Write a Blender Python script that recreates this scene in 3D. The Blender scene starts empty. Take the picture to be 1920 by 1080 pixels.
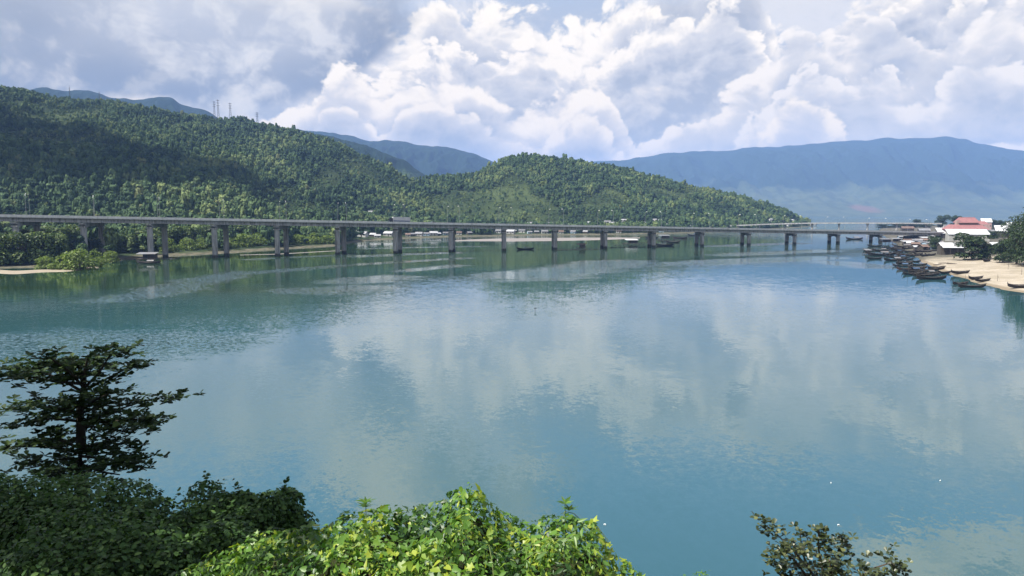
import bpy, math, random
import numpy as np
from mathutils import Vector, Matrix

# ------------------------------------------------------------------ camera, sky, sun, exposure
scene = bpy.context.scene
COL = scene.collection
W, H, F = 1920.0, 1080.0, 1387.0           # photograph size and focal length in its pixels
CAMZ = 22.0                                 # metres above the water
PITCH = math.atan(140.0 / F)                # camera looks slightly down
cam_data = bpy.data.cameras.new("camera")
cam_data.sensor_width = 36.0
cam_data.lens = 36.0 * F / W
cam_data.clip_start = 0.1
cam_data.clip_end = 90000.0
cam = bpy.data.objects.new("camera", cam_data)
COL.objects.link(cam)
cam.location = (0, 0, CAMZ)
cam.rotation_euler = (math.pi / 2 - PITCH, 0, 0)
scene.camera = cam

SUN_AZ = math.radians(-115)                 # clockwise from +Y: high, to the left and a little behind
SUN_EL = math.radians(56)
SUN_DIR = Vector((math.sin(SUN_AZ) * math.cos(SUN_EL), math.cos(SUN_AZ) * math.cos(SUN_EL), math.sin(SUN_EL)))
sun_data = bpy.data.lights.new("sun", 'SUN')
sun_data.energy = 4.7
sun_data.angle = math.radians(0.53)
sun_data.color = (1.0, 0.955, 0.88)
sun = bpy.data.objects.new("sun", sun_data)
COL.objects.link(sun)
sun.rotation_euler = (-SUN_DIR).to_track_quat('-Z', 'Y').to_euler()
sun.location = (-200, -50, 400)

scene.view_settings.view_transform = 'Standard'
scene.view_settings.look = 'None'
scene.view_settings.gamma = 1.0
scene.view_settings.use_curve_mapping = False
scene.view_settings.exposure = 1.3
scene.render.engine = 'CYCLES'
scene.cycles.use_denoising = True
try:
    scene.cycles.denoiser = 'OPENIMAGEDENOISE'
except Exception:
    pass
scene.cycles.max_bounces = 6
scene.cycles.diffuse_bounces = 2
scene.cycles.glossy_bounces = 3
scene.cycles.transmission_bounces = 3
scene.cycles.transparent_max_bounces = 6
scene.cycles.volume_bounces = 0
scene.cycles.caustics_reflective = False
scene.cycles.caustics_refractive = False
scene.cycles.sample_clamp_indirect = 6.0


def ray(u, v):
    xc, yc = (u - W / 2) / F, (H / 2 - v) / F
    c, s = math.cos(PITCH), math.sin(PITCH)
    return Vector((xc, c + s * yc, -s + c * yc))


def on_plane(u, v, z=0.0):
    d = ray(u, v)
    t = (z - CAMZ) / d.z
    return Vector((d.x * t, d.y * t, z))


def at_depth(u, v, y):
    d = ray(u, v)
    t = y / d.y
    return Vector((d.x * t, y, CAMZ + d.z * t))


# ------------------------------------------------------------------ small node language
class S:
    """a socket that understands arithmetic"""
    def __init__(self, g, s): self.g, self.s = g, s
    def __add__(a, b): return a.g.m('ADD', a, b)
    def __radd__(a, b): return a.g.m('ADD', b, a)
    def __sub__(a, b): return a.g.m('SUBTRACT', a, b)
    def __rsub__(a, b): return a.g.m('SUBTRACT', b, a)
    def __mul__(a, b): return a.g.m('MULTIPLY', a, b)
    def __rmul__(a, b): return a.g.m('MULTIPLY', b, a)
    def __truediv__(a, b): return a.g.m('DIVIDE', a, b)


class G:
    def __init__(self, tree):
        self.t = tree
        tree.nodes.clear()
    def n(self, kind, **props):
        nd = self.t.nodes.new(kind)
        for k, v in props.items(): setattr(nd, k, v)
        return nd
    def put(self, sock, val):
        if val is None: return
        if isinstance(val, S): self.t.links.new(val.s, sock)
        elif isinstance(val, (tuple, list)) and len(val) == 3 and sock.type == 'RGBA': sock.default_value = (*val, 1)
        else: sock.default_value = val
    def m(self, op, *a, clamp=False):
        nd = self.n('ShaderNodeMath', operation=op, use_clamp=clamp)
        for i, x in enumerate(a): self.put(nd.inputs[i], x)
        return S(self, nd.outputs[0])
    def v(self, op, *a, out=0, scale=None):
        nd = self.n('ShaderNodeVectorMath', operation=op)
        for i, x in enumerate(a): self.put(nd.inputs[i], x)
        if scale is not None: self.put(nd.inputs['Scale'], scale)
        return S(self, nd.outputs[out])
    def sep(self, vec):
        nd = self.n('ShaderNodeSeparateXYZ'); self.put(nd.inputs[0], vec)
        return [S(self, o) for o in nd.outputs]
    def comb(self, x, y, z):
        nd = self.n('ShaderNodeCombineXYZ')
        for i, q in enumerate((x, y, z)): self.put(nd.inputs[i], q)
        return S(self, nd.outputs[0])
    def ss(self, x, lo, hi):
        nd = self.n('ShaderNodeMapRange', interpolation_type='SMOOTHSTEP')
        self.put(nd.inputs[0], x); self.put(nd.inputs[1], lo); self.put(nd.inputs[2], hi)
        return S(self, nd.outputs[0])
    def lin(self, x, lo, hi, a=0.0, b=1.0):
        nd = self.n('ShaderNodeMapRange')
        self.put(nd.inputs[0], x)
        for i, q in enumerate((lo, hi, a, b)): self.put(nd.inputs[1 + i], q)
        return S(self, nd.outputs[0])
    def noise(self, vec, scale=1.0, detail=4.0, rough=0.5, dist=0.0, out='Fac', dim='3D'):
        nd = self.n('ShaderNodeTexNoise', noise_dimensions=dim)
        if vec is not None: self.put(nd.inputs['Vector'], vec)
        nd.inputs['Scale'].default_value = scale
        nd.inputs['Detail'].default_value = detail
        nd.inputs['Roughness'].default_value = rough
        nd.inputs['Distortion'].default_value = dist
        return S(self, nd.outputs[out])
    def voro(self, vec, scale=1.0, detail=3.0, rough=0.5, smooth=None, rnd=1.0, dim='3D'):
        nd = self.n('ShaderNodeTexVoronoi', voronoi_dimensions=dim, feature='F1' if smooth is None else 'SMOOTH_F1')
        nd.normalize = True
        self.put(nd.inputs['Vector'], vec)
        nd.inputs['Scale'].default_value = scale
        nd.inputs['Detail'].default_value = detail
        nd.inputs['Roughness'].default_value = rough
        nd.inputs['Randomness'].default_value = rnd
        if smooth is not None: nd.inputs['Smoothness'].default_value = smooth
        return S(self, nd.outputs['Distance'])
    def mix(self, f, a, b, mode='MIX'):
        nd = self.n('ShaderNodeMix', data_type='RGBA', blend_type=mode)
        nd.clamp_factor = True
        self.put(nd.inputs[0], f); self.put(nd.inputs[6], a); self.put(nd.inputs[7], b)
        return S(self, nd.outputs[2])
    def curve(self, x, pts):
        nd = self.n('ShaderNodeFloatCurve')
        c = nd.mapping.curves[0]
        pts = sorted(pts)
        while len(c.points) < len(pts): c.points.new(0.5, 0.5)
        for p, (a, b) in zip(c.points, pts):
            p.location = (a, b); p.handle_type = 'AUTO'
        nd.mapping.use_clip = False
        nd.mapping.update()
        self.put(nd.inputs['Value'], x)
        return S(self, nd.outputs[0])


# ------------------------------------------------------------------ world: Nishita sky behind broken cumulus
world = bpy.data.worlds.new("World")
scene.world = world
world.use_nodes = True
world.cycles.sampling_method = 'MANUAL'
world.cycles.sample_map_resolution = 512
g = G(world.node_tree)
EXPO = 2 ** 1.3


def srgb(r, gg, b, k=1.0):
    f = lambda c: ((c / 255 + 0.055) / 1.055) ** 2.4 if c > 10 else c / 255 / 12.92
    return (f(r) * k, f(gg) * k, f(b) * k)


def cloudcol(r, gg, b):                     # photographed cloud colour to radiance in the units of the 0.1 background
    c = srgb(r, gg, b, 10.0 / EXPO)
    return (c[0] * 1.36, c[1] * 1.19, c[2] * 0.94)   # the haze in front of it takes this much away


tc = g.n('ShaderNodeTexCoord')
D = S(g, tc.outputs['Generated'])
dx, dy, dz = g.sep(D)
AZ = g.m('ARCTAN2', dx, dy)
EL = g.m('ARCSINE', dz)
sky = g.n('ShaderNodeTexSky', sky_type='NISHITA')
sky.sun_disc = False
sky.sun_elevation = SUN_EL
sky.sun_rotation = SUN_AZ
sky.air_density = 1.0; sky.dust_density = 1.2; sky.ozone_density = 1.5
skyc = S(g, sky.outputs[0])

AMAX, EMAX = 1.2, 0.5                       # range of the cloud-bank profiles, radians
XN = g.lin(AZ, -AMAX, AMAX)


def ae(u, v):
    d = ray(u, v).normalized()
    return (math.atan2(d.x, d.y) + AMAX) / (2 * AMAX), math.asin(d.z) / EMAX


# cloud coordinates: azimuth and height angle
P0 = g.comb(AZ, EL * 1.3, 0.0)
wn = g.sep(g.noise(P0, 7.0, 2.0, 0.5, out='Color', dim='2D'))
P1 = g.comb(AZ + (wn[0] - 0.5) * 0.05, EL * 1.3 + (wn[1] - 0.5) * 0.05, 0.0)
wf = g.sep(g.noise(P0, 45.0, 2.0, 0.6, out='Color', dim='2D'))
P2 = g.v('ADD', P1, g.comb((wf[0] - 0.5) * 0.011, (wf[1] - 0.5) * 0.011, 0.0))
FB = g.noise(P1, 24.0, 6.0, 0.62, dim='2D')
BIG = g.noise(P1, 5.0, 3.0, 0.5, dim='2D')


def puffs(seed, scale, off=(0, 0, 0)):
    p = g.v('ADD', P2, (seed[0] + off[0], seed[1] + off[1], 0.0))
    return 1.0 - g.voro(p, scale, 3.5, 0.55, dim='2D')


LIGHT = (-0.012, 0.020, 0.0)
FIELD = []
for seed, scale in (((3.1, 1.7), 11.0), ((7.3, 0.4), 13.5), ((1.2, 6.6), 17.0)):
    FIELD.append((puffs(seed, scale), puffs(seed, scale, LIGHT)))


def bank(base, prof, field, amp=0.10, soft=0.02, depth=0.10, kd=0.75, kr=2.2, bright=None, mid=None, dark=None, drop=0.0):
    """one rank of cumulus: lumpy lit top along a skyline, greyer body below"""
    top = g.curve(XN, [ae(u, v + drop) for u, v in prof]) * EMAX
    p, p2 = FIELD[field]
    d = (top - EL) + (p - 0.66) * amp + (FB - 0.5) * (amp * 0.36)
    a = g.ss(d, 0.0, soft)
    deep = g.ss(d + (BIG - 0.5) * 0.10, 0.0, depth)
    rel = ((p - p2) * kr + (FB - 0.5) * 0.7) * (1.0 - deep * 0.45)
    lit = 0.97 - deep * kd + rel
    c = g.mix(g.ss(lit, 0.42, 0.98), mid, bright)
    c = g.mix(g.ss(lit, -0.10, 0.52), dark, c)
    return g.mix(a, base, c)


CC = cloudcol
veil = g.mix(g.ss(BIG + (FB - 0.5) * 0.7, 0.3, 0.7), CC(170, 186, 216), CC(216, 223, 240))
# overhead: broken cloud with blue gaps, laid on a flat ceiling
inv = g.m('DIVIDE', 1.0, g.m('MAXIMUM', dz, 0.10))
PL = g.comb(dx * inv, dy * inv, 0.0)
on = g.noise(PL, 1.0, 6.0, 0.52, 0.2, dim='2D')
on2 = g.noise(g.v('ADD', PL, (0.10, -0.03, 0.0)), 1.0, 3.0, 0.52, 0.2, dim='2D')
cover = g.ss(on, 0.45, 0.545)
ocol = g.mix(g.ss((on2 - on) * 3.0 + 0.5 - g.ss(on, 0.55, 0.8) * 0.35, 0.1, 0.7), CC(168, 184, 214), CC(252, 253, 255))
over = g.mix(cover, skyc, ocol)
high = g.ss(EL + (on - 0.5) * 0.12, 0.24, 0.34)
low = veil

WH, GM, GD = CC(254, 254, 255), CC(207, 213, 228), CC(164, 175, 197)
# rear rank: high bright heads over the middle, falling away to a grey gap, rising again
REAR = [(-900, 60), (-300, 70), (300, 60), (560, 60), (640, 40), (720, 70), (840, 10), (960, 30), (1020, 20), (1110, 40), (1200, -40), (1300, -60), (1400, -40), (1450, 40), (1500, 90), (1600, -20), (1750, -60), (1900, -40), (2300, -40), (2800, 0)]
low = bank(low, REAR, 0, 0.18, 0.016, 0.075, 0.74, 3.0, WH, GM, GD)
low = bank(low, REAR, 2, 0.16, 0.014, 0.065, 0.78, 3.0, WH, GM, GD, drop=75)
# the towering bank on the right, two ranks
TOWER = [(-900, 330), (600, 300), (1150, 290), (1240, 255), (1320, 215), (1400, 150), (1450, 105), (1530, 50), (1590, 70), (1650, 40), (1720, 90), (1800, 30), (1860, 10), (1960, 60), (2300, 60), (2800, 90)]
low = bank(low, TOWER, 1, 0.12, 0.009, 0.065, 0.72, 2.8, CC(248, 249, 254), GM, CC(172, 183, 206))
low = bank(low, TOWER, 2, 0.10, 0.009, 0.060, 0.72, 2.8, CC(240, 243, 252), CC(204, 211, 229), CC(172, 183, 206), drop=88)
# grey rain deck over the left mountains: flat dark base, paler above
bot = g.curve(XN, [ae(u, v) for u, v in [(-900, 200), (-100, 165), (200, 188), (400, 195), (520, 180), (600, 165), (680, 130), (760, 60), (840, -30), (1000, -150), (2800, -250)]]) * EMAX
gn = BIG
gn2 = g.noise(g.v('ADD', P2, (9.0, 4.0, 0.0)), 13.0, 4.0, 0.6, dim='2D')
dd = EL - bot + 0.012 + (gn - 0.5) * 0.05 + (gn2 - 0.5) * 0.03
ga = g.ss(dd, -0.010, 0.016) * g.ss(AZ + (gn2 - 0.5) * 0.20 + (gn - 0.5) * 0.2, -0.07, -0.22)
gc = g.mix(g.ss(dd + (gn - 0.5) * 0.12, -0.01, 0.16), CC(124, 137, 160), CC(190, 199, 218))
gc = g.mix(g.ss(FIELD[2][0] - FIELD[2][1] + (FB - 0.5) * 0.5, 0.02, 0.30) * 0.30, gc, CC(232, 236, 244))
gc = g.mix(g.ss(gn2 + (gn - 0.5) * 0.6, 0.47, 0.74) * 0.75, gc, CC(226, 231, 241))
low = g.mix(ga * 0.97, low, gc)
# middle bank behind the green hill, two ranks
MIDDLE = [(-900, 230), (200, 260), (420, 235), (520, 222), (590, 180), (645, 135), (690, 160), (718, 190), (745, 150), (800, 135), (880, 150), (960, 195), (1030, 185), (1085, 160), (1125, 172), (1150, 205), (1195, 262), (1250, 300), (1330, 320), (1600, 330), (2000, 300), (2800, 250)]
low = bank(low, MIDDLE, 0, 0.085, 0.008, 0.075, 0.78, 2.8, WH, CC(208, 213, 228), CC(154, 165, 188))
low = bank(low, MIDDLE, 1, 0.075, 0.009, 0.055, 0.78, 2.6, CC(250, 250, 252), CC(202, 208, 225), CC(156, 167, 190), drop=58)
# bright patches in the lower right bank
low = bank(low, [(-900, 330), (1280, 300), (1380, 285), (1440, 235), (1490, 190), (1550, 205), (1580, 240), (1620, 270), (1660, 255), (1700, 285), (1800, 275), (1920, 262), (2300, 250), (2800, 260)], 1, 0.08, 0.010, 0.05, 0.70, 2.6, CC(255, 254, 252), CC(206, 213, 233), CC(170, 183, 212))
# pale haze at the horizon
hz = g.ss(EL, 0.085, 0.0)
low = g.mix(hz * 0.5, low, CC(192, 203, 226))
warm = g.mix(g.ss(EL, 0.04, 0.24), (1.12, 1.03, 0.80), (0.97, 0.985, 1.0))     # low cloud is seen through more air
low = g.mix(1.0, low, warm, 'MULTIPLY')
final = g.mix(high, low, over)
bg = g.n('ShaderNodeBackground')
g.put(bg.inputs['Color'], final)
bg.inputs['Strength'].default_value = 0.1
wo = g.n('ShaderNodeOutputWorld')
world.node_tree.links.new(bg.outputs[0], wo.inputs['Surface'])

# ------------------------------------------------------------------ helpers: tagging, meshes, materials
rng = np.random.default_rng(7)
random.seed(7)


def tag(o, label=None, cat=None, group=None, kind=None):
    if label: o['label'] = label
    if cat: o['category'] = cat
    if group: o['group'] = group
    if kind: o['kind'] = kind
    return o


def empty(name, loc=(0, 0, 0), rz=0.0):
    o = bpy.data.objects.new(name, None)
    o.empty_display_size = 0.5
    COL.objects.link(o)
    o.location = loc
    o.rotation_euler = (0, 0, rz)
    return o


def link(name, me, parent=None):
    o = bpy.data.objects.new(name, me)
    COL.objects.link(o)
    if parent is not None: o.parent = parent
    return o


def mesh_np(name, verts, faces, mat=None, smooth=False):
    """faces: (n,3) or (n,4) int array or a list"""
    me = bpy.data.meshes.new(name)
    verts = np.asarray(verts, dtype=np.float32)
    if isinstance(faces, np.ndarray):
        k = faces.shape[1]
        me.vertices.add(len(verts)); me.vertices.foreach_set('co', verts.ravel())
        me.loops.add(faces.size); me.loops.foreach_set('vertex_index', faces.astype(np.int32).ravel())
        me.polygons.add(len(faces)); me.polygons.foreach_set('loop_start', np.arange(0, faces.size, k, dtype=np.int32))
    else:
        me.from_pydata([tuple(map(float, v)) for v in verts], [], faces)
    me.update(calc_edges=True)
    if smooth: me.polygons.foreach_set('use_smooth', np.ones(len(me.polygons), dtype=bool))
    if mat is not None: me.materials.append(mat)
    return me


class MB:
    """collects simple solids into one mesh"""
    def __init__(self): self.v, self.f = [], []
    def quad_box(self, pts):                     # 8 points: bottom ring then top ring
        b = len(self.v); self.v += [tuple(p) for p in pts]
        self.f += [tuple(b + i for i in q) for q in ((3, 2, 1, 0), (4, 5, 6, 7), (0, 1, 5, 4), (1, 2, 6, 5), (2, 3, 7, 6), (3, 0, 4, 7))]
        return self
    def box(self, c, s, rz=0.0):
        cx, cy, cz = c; hx, hy, hz = s[0] / 2, s[1] / 2, s[2] / 2
        co, si = math.cos(rz), math.sin(rz)
        P = []
        for z in (-hz, hz):
            for x, y in ((-hx, -hy), (hx, -hy), (hx, hy), (-hx, hy)):
                P.append((cx + x * co - y * si, cy + x * si + y * co, cz + z))
        return self.quad_box(P)
    def tube(self, pts, radii, n=6, cap=True):
        pts = [Vector(p) for p in pts]
        if not hasattr(radii, '__len__'): radii = [radii] * len(pts)
        b = len(self.v)
        for i, p in enumerate(pts):
            d = (pts[min(i + 1, len(pts) - 1)] - pts[max(i - 1, 0)])
            d = d.normalized() if d.length > 1e-9 else Vector((0, 0, 1))
            a = d.cross(Vector((0, 0, 1)))
            if a.length < 1e-3: a = d.cross(Vector((0, 1, 0)))
            a.normalize(); c = d.cross(a)
            for k in range(n):
                t = 2 * math.pi * k / n
                q = p + (a * math.cos(t) + c * math.sin(t)) * radii[i]
                self.v.append(tuple(q))
        for i in range(len(pts) - 1):
            for k in range(n):
                k2 = (k + 1) % n
                self.f.append((b + i * n + k, b + i * n + k2, b + (i + 1) * n + k2, b + (i + 1) * n + k))
        if cap:
            self.f.append(tuple(b + k for k in range(n)))
            self.f.append(tuple(b + (len(pts) - 1) * n + k for k in reversed(range(n))))
        return self
    def prism(self, prof, a, bvec, c0, c1):
        """profile [(p,q)] in the plane (a, z) extruded along bvec from c0 to c1 (points)"""
        b = len(self.v); n = len(prof)
        a = Vector(a)
        for c in (Vector(c0), Vector(c1)):
            for p, q in prof: self.v.append(tuple(c + a * p + Vector((0, 0, q))))
        for k in range(n):
            k2 = (k + 1) % n
            self.f.append((b + k, b + k2, b + n + k2, b + n + k))
        self.f.append(tuple(b + k for k in reversed(range(n))))
        self.f.append(tuple(b + n + k for k in range(n)))
        return self
    def poly(self, pts):
        b = len(self.v); self.v += [tuple(p) for p in pts]; self.f.append(tuple(range(b, b + len(pts)))); return self
    def mesh(self, name, mat, smooth=False):
        me = bpy.data.meshes.new(name)
        me.from_pydata(self.v, [], self.f); me.update()
        if smooth: me.polygons.foreach_set('use_smooth', np.ones(len(me.polygons), dtype=bool))
        if mat: me.materials.append(mat)
        return me
    def build(self, name, mat, parent=None, smooth=False): return link(name, self.mesh(name, mat, smooth), parent)


def copy_tree(o, parent=None):
    c = o.copy(); COL.objects.link(c)
    if parent is not None: c.parent = parent
    for ch in list(o.children): copy_tree(ch, c)
    return c


def vnoise(x, y, seed=0):
    """value noise in numpy, about 0..1"""
    xi, yi = np.floor(x).astype(np.int64), np.floor(y).astype(np.int64)
    fx, fy = x - xi, y - yi
    fx = fx * fx * (3 - 2 * fx); fy = fy * fy * (3 - 2 * fy)
    def h(a, b):
        n = (a * 374761393 + b * 668265263 + seed * 1442695041) & 0xFFFFFFFF
        n = ((n ^ (n >> 13)) * 1274126177) & 0xFFFFFFFF
        return ((n ^ (n >> 16)) & 0xFFFF) / 65535.0
    return (h(xi, yi) * (1 - fx) + h(xi + 1, yi) * fx) * (1 - fy) + (h(xi, yi + 1) * (1 - fx) + h(xi + 1, yi + 1) * fx) * fy


def fbm(x, y, seed=0, octv=4):
    s, a, t = 0.0, 0.5, 0.0
    for k in range(octv):
        s = s + a * vnoise(x * 2 ** k, y * 2 ** k, seed + k); t += a; a *= 0.5
    return s / t


def smooth(x, a, b):
    t = np.clip((x - a) / (b - a), 0, 1)
    return t * t * (3 - 2 * t)


MATS = {}


def mat(name, build):
    if name in MATS: return MATS[name]
    m = bpy.data.materials.new(name); m.use_nodes = True
    gg = G(m.node_tree)
    out = gg.n('ShaderNodeOutputMaterial')
    sh = build(gg)
    m.node_tree.links.new(sh, out.inputs['Surface'])
    MATS[name] = m
    return m


def principled(gg, color, rough=0.8, spec=0.3, normal=None, metal=0.0):
    p = gg.n('ShaderNodeBsdfPrincipled')
    gg.put(p.inputs['Base Color'], color); gg.put(p.inputs['Roughness'], rough)
    gg.put(p.inputs['Specular IOR Level'], spec); gg.put(p.inputs['Metallic'], metal)
    if normal is not None: gg.put(p.inputs['Normal'], normal)
    return p.outputs[0]


def pos(gg): return S(gg, gg.n('ShaderNodeNewGeometry').outputs['Position'])
def obj_co(gg): return S(gg, gg.n('ShaderNodeTexCoord').outputs['Object'])
def oinfo(gg, o): return S(gg, gg.n('ShaderNodeObjectInfo').outputs[o])


def worn(name, col, var=0.25, scale=1.5, rough=0.8, spec=0.3, dirt=(0.10, 0.09, 0.08), dirtk=0.35, bump=0.0, metal=0.0, world_space=False, rand=0.0):
    """weathered plain surface: patchy tone, streaks of dirt"""
    def b(gg):
        p = pos(gg) if world_space else obj_co(gg)
        n = gg.noise(p, scale, 5.0, 0.6)
        st = gg.noise(gg.v('MULTIPLY', p, (1.0, 1.0, 0.18)), scale * 1.7, 4.0, 0.6)
        k = gg.lin(n, 0.25, 0.75, 1.0 - var, 1.0 + var)
        if rand: k = k * gg.lin(oinfo(gg, 'Random'), 0.0, 1.0, 1.0 - rand, 1.0 + rand)
        c = gg.v('SCALE', gg.comb(*col), scale=k)
        c = gg.mix(gg.ss(st, 0.52, 0.78) * dirtk, c, dirt)
        nrm = None
        if bump:
            bn = gg.n('ShaderNodeBump'); bn.inputs['Strength'].default_value = bump; bn.inputs['Distance'].default_value = 0.05
            gg.put(bn.inputs['Height'], gg.noise(p, scale * 6, 4.0, 0.6)); nrm = S(gg, bn.outputs[0])
        return principled(gg, c, rough, spec, nrm, metal)
    return mat(name, b)


# ------------------------------------------------------------------ water
def water_build(gg):
    p = pos(gg)
    x, y, z = gg.sep(p)
    dist = gg.m('SQRT', x * x + y * y)
    # long wind lanes lie across the bay: stretched noise
    lane = gg.noise(gg.v('MULTIPLY', p, (0.0045, 0.013, 0.0)), 1.0, 5.0, 0.55, 0.4, dim='2D')
    lane2 = gg.noise(gg.v('MULTIPLY', p, (0.012, 0.035, 0.0)), 1.0, 4.0, 0.6, 0.8, dim='2D')
    blur = gg.noise(gg.v('MULTIPLY', p, (0.02, 0.05, 0.0)), 1.0, 4.0, 0.6, 0.3, dim='2D')

    fine = gg.noise(gg.v('MULTIPLY', p, (0.06, 0.22, 0.0)), 1.0, 4.0, 0.65, dim='2D')
    wob = (blur - 0.5) * 1.5 + (lane2 - 0.5) * 1.3

    def streak(u0, v0, u1, v1, wm, k):
        """a lane of ruffled water between two picture points, wm metres wide"""
        a, b = on_plane(u0, v0), on_plane(u1, v1)
        d = b - a; L2 = d.x * d.x + d.y * d.y
        ex, ey = x - a.x, y - a.y
        t = gg.m('ADD', ex * (d.x / L2), ey * (d.y / L2), clamp=True)
        qx, qy = ex - t * d.x, ey - t * d.y
        r = gg.m('SQRT', qx * qx + qy * qy) * (1.0 / wm)
        return gg.ss(r + wob + (fine - 0.5) * 1.6, 1.5, 0.0) * k
    streaks = None
    for a in STREAKS:
        s = streak(*a)
        streaks = s if streaks is None else gg.m('MAXIMUM', streaks, s)
    far = gg.ss(dist, 140.0, 330.0)               # sheltered reach under the hills is glassy
    open_ = gg.ss(lane + (lane2 - 0.5) * 0.5, 0.30, 0.74)
    rip = open_ * gg.lin(far, 0.0, 1.0, 0.75, 0.10)
    near_right = gg.ss(x * 0.004 + 0.35, 0.0, 0.6)
    rip = gg.m('MAXIMUM', rip, far * near_right * gg.ss(lane2, 0.40, 0.62) * 0.55)
    # slopes of the ripples
    def slope(sc, det, rough):
        c = gg.noise(p, sc, det, rough, 0.2, out='Color')
        return gg.v('SUBTRACT', c, (0.5, 0.5, 0.5))
    s1 = slope(0.30, 2.0, 0.5); s2 = slope(1.5, 3.0, 0.6); s3 = slope(5.0, 2.0, 0.6)
    amp = 0.019 + rip * 0.055 + streaks * 0.70 + gg.ss(dist, 620.0, 1100.0) * 0.9
    n = gg.v('ADD', gg.v('SCALE', s1, scale=0.022), gg.v('ADD', gg.v('SCALE', s2, scale=amp * 1.7), gg.v('SCALE', s3, scale=amp * 1.6)))
    n = gg.v('MULTIPLY', n, (0.6, 1.0, 0.0))
    n = gg.v('NORMALIZE', gg.v('ADD', n, (0.0, 0.0, 1.0)))
    # body colour: blue teal in the deep, greener over the shoals on the far left
    shoal = gg.ss(y * 0.0035 - x * 0.0022 + (lane - 0.5) * 1.1, 0.6, 1.35)
    body = gg.mix(shoal, WATER_DEEP, WATER_SHOAL)
    body = gg.mix(gg.ss(lane2, 0.35, 0.7) * 0.35, body, WATER_SILT)
    dif = gg.n('ShaderNodeBsdfDiffuse'); gg.put(dif.inputs['Color'], body)
    gl = gg.n('ShaderNodeBsdfGlossy'); gl.inputs['Color'].default_value = (0.97, 0.99, 1, 1)
    gg.put(gl.inputs['Roughness'], 0.015 + rip * 0.06); gg.put(gl.inputs['Normal'], n)
    fr = gg.n('ShaderNodeFresnel'); fr.inputs['IOR'].default_value = 1.82
    gg.put(fr.inputs['Normal'], n)
    mx = gg.n('ShaderNodeMixShader')
    gg.t.links.new(fr.outputs[0], mx.inputs[0]); gg.t.links.new(dif.outputs[0], mx.inputs[1]); gg.t.links.new(gl.outputs[0], mx.inputs[2])
    return mx.outputs[0]


STREAKS = [(232, 560, 440, 512, 9, 1.0), (400, 518, 640, 498, 6, 1.0), (640, 498, 870, 484, 5, 0.9), (590, 545, 660, 540, 10, 0.6), (645, 527, 735, 520, 10, 1.0), (760, 508, 855, 498, 6, 0.9), (985, 518, 1160, 492, 16, 1.0),
           (480, 486, 640, 478, 7, 0.9), (660, 481, 850, 474, 8, 1.0), (690, 466, 900, 462, 7, 0.8), (700, 455, 1130, 449, 10, 0.9), (1300, 494, 1540, 484, 12, 0.9), (1360, 478, 1540, 470, 10, 0.8), (1330, 462, 1500, 456, 10, 0.8), (1560, 492, 1640, 500, 10, 0.7), (60, 640, 330, 650, 12, 0.5)]
WATER_DEEP = (0.018, 0.060, 0.068)
WATER_SHOAL = (0.017, 0.036, 0.014)
WATER_SILT = (0.020, 0.062, 0.068)
wm = mat('water', water_build)
gx = np.concatenate([[-30000], np.linspace(-3000, 3000, 13), [30000]])
gy = np.concatenate([[-4000], np.linspace(-200, 4000, 15), [34000]])
XX, YY = np.meshgrid(gx, gy)
VV = np.stack([XX.ravel(), YY.ravel(), np.zeros(XX.size)], 1)
nx = len(gx)
FF = np.array([(j * nx + i, j * nx + i + 1, (j + 1) * nx + i + 1, (j + 1) * nx + i) for j in range(len(gy) - 1) for i in range(nx - 1)])
water = tag(link('water', mesh_np('water', VV, FF, wm)), 'calm blue green bay with drifting bands of ripples', kind='structure')

# ------------------------------------------------------------------ the wooded hills on the far shore
def sl(u): return (u - W / 2) / F / math.cos(PITCH)      # lateral slope x / y of a picture column at eye level


# skyline of the near hills, column, row, distance
RIDGE = [(-700, 120, 1450), (-300, 140, 1400), (-100, 155, 1350), (0, 166, 1320), (45, 173, 1300), (100, 188, 1280), (150, 192, 1260), (210, 192, 1240), (250, 199, 1230), (300, 209, 1220), (350, 215, 1210), (420, 219, 1200), (450, 222, 1190), (500, 236, 1170), (560, 249, 1150), (620, 264, 1130), (680, 292, 1110), (740, 320, 1090), (775, 331, 1080), (810, 333, 1080), (850, 330, 1090), (895, 327, 1110), (920, 313, 1130), (950, 297, 1150), (985, 290, 1160), (1040, 297, 1170), (1100, 305, 1180), (1150, 314, 1190), (1200, 326, 1200), (1250, 338, 1210), (1300, 349, 1220), (1350, 361, 1230), (1400, 373, 1240), (1450, 387, 1250), (1490, 399, 1255), (1515, 408, 1260), (1545, 421, 1262)]
R_S, R_Z, R_D = [], [], []
for u, v, dpt in RIDGE:
    p = at_depth(u, v, dpt); R_S.append(p.x / p.y); R_Z.append(p.z - 5.5); R_D.append(dpt)
SHORE = [(-700, 520), (-200, 512), (0, 503), (120, 500), (190, 494), (230, 487), (300, 481), (440, 473), (560, 465), (625, 461), (680, 452), (760, 447), (850, 444), (1000, 441.5), (1150, 440), (1300, 437), (1400, 432), (1480, 428), (1530, 425.5), (1548, 424.4)]
S_S, S_D = [], []
for u, v in SHORE:
    p = on_plane(u, v); S_S.append(p.x / p.y); S_D.append(p.y)


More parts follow.
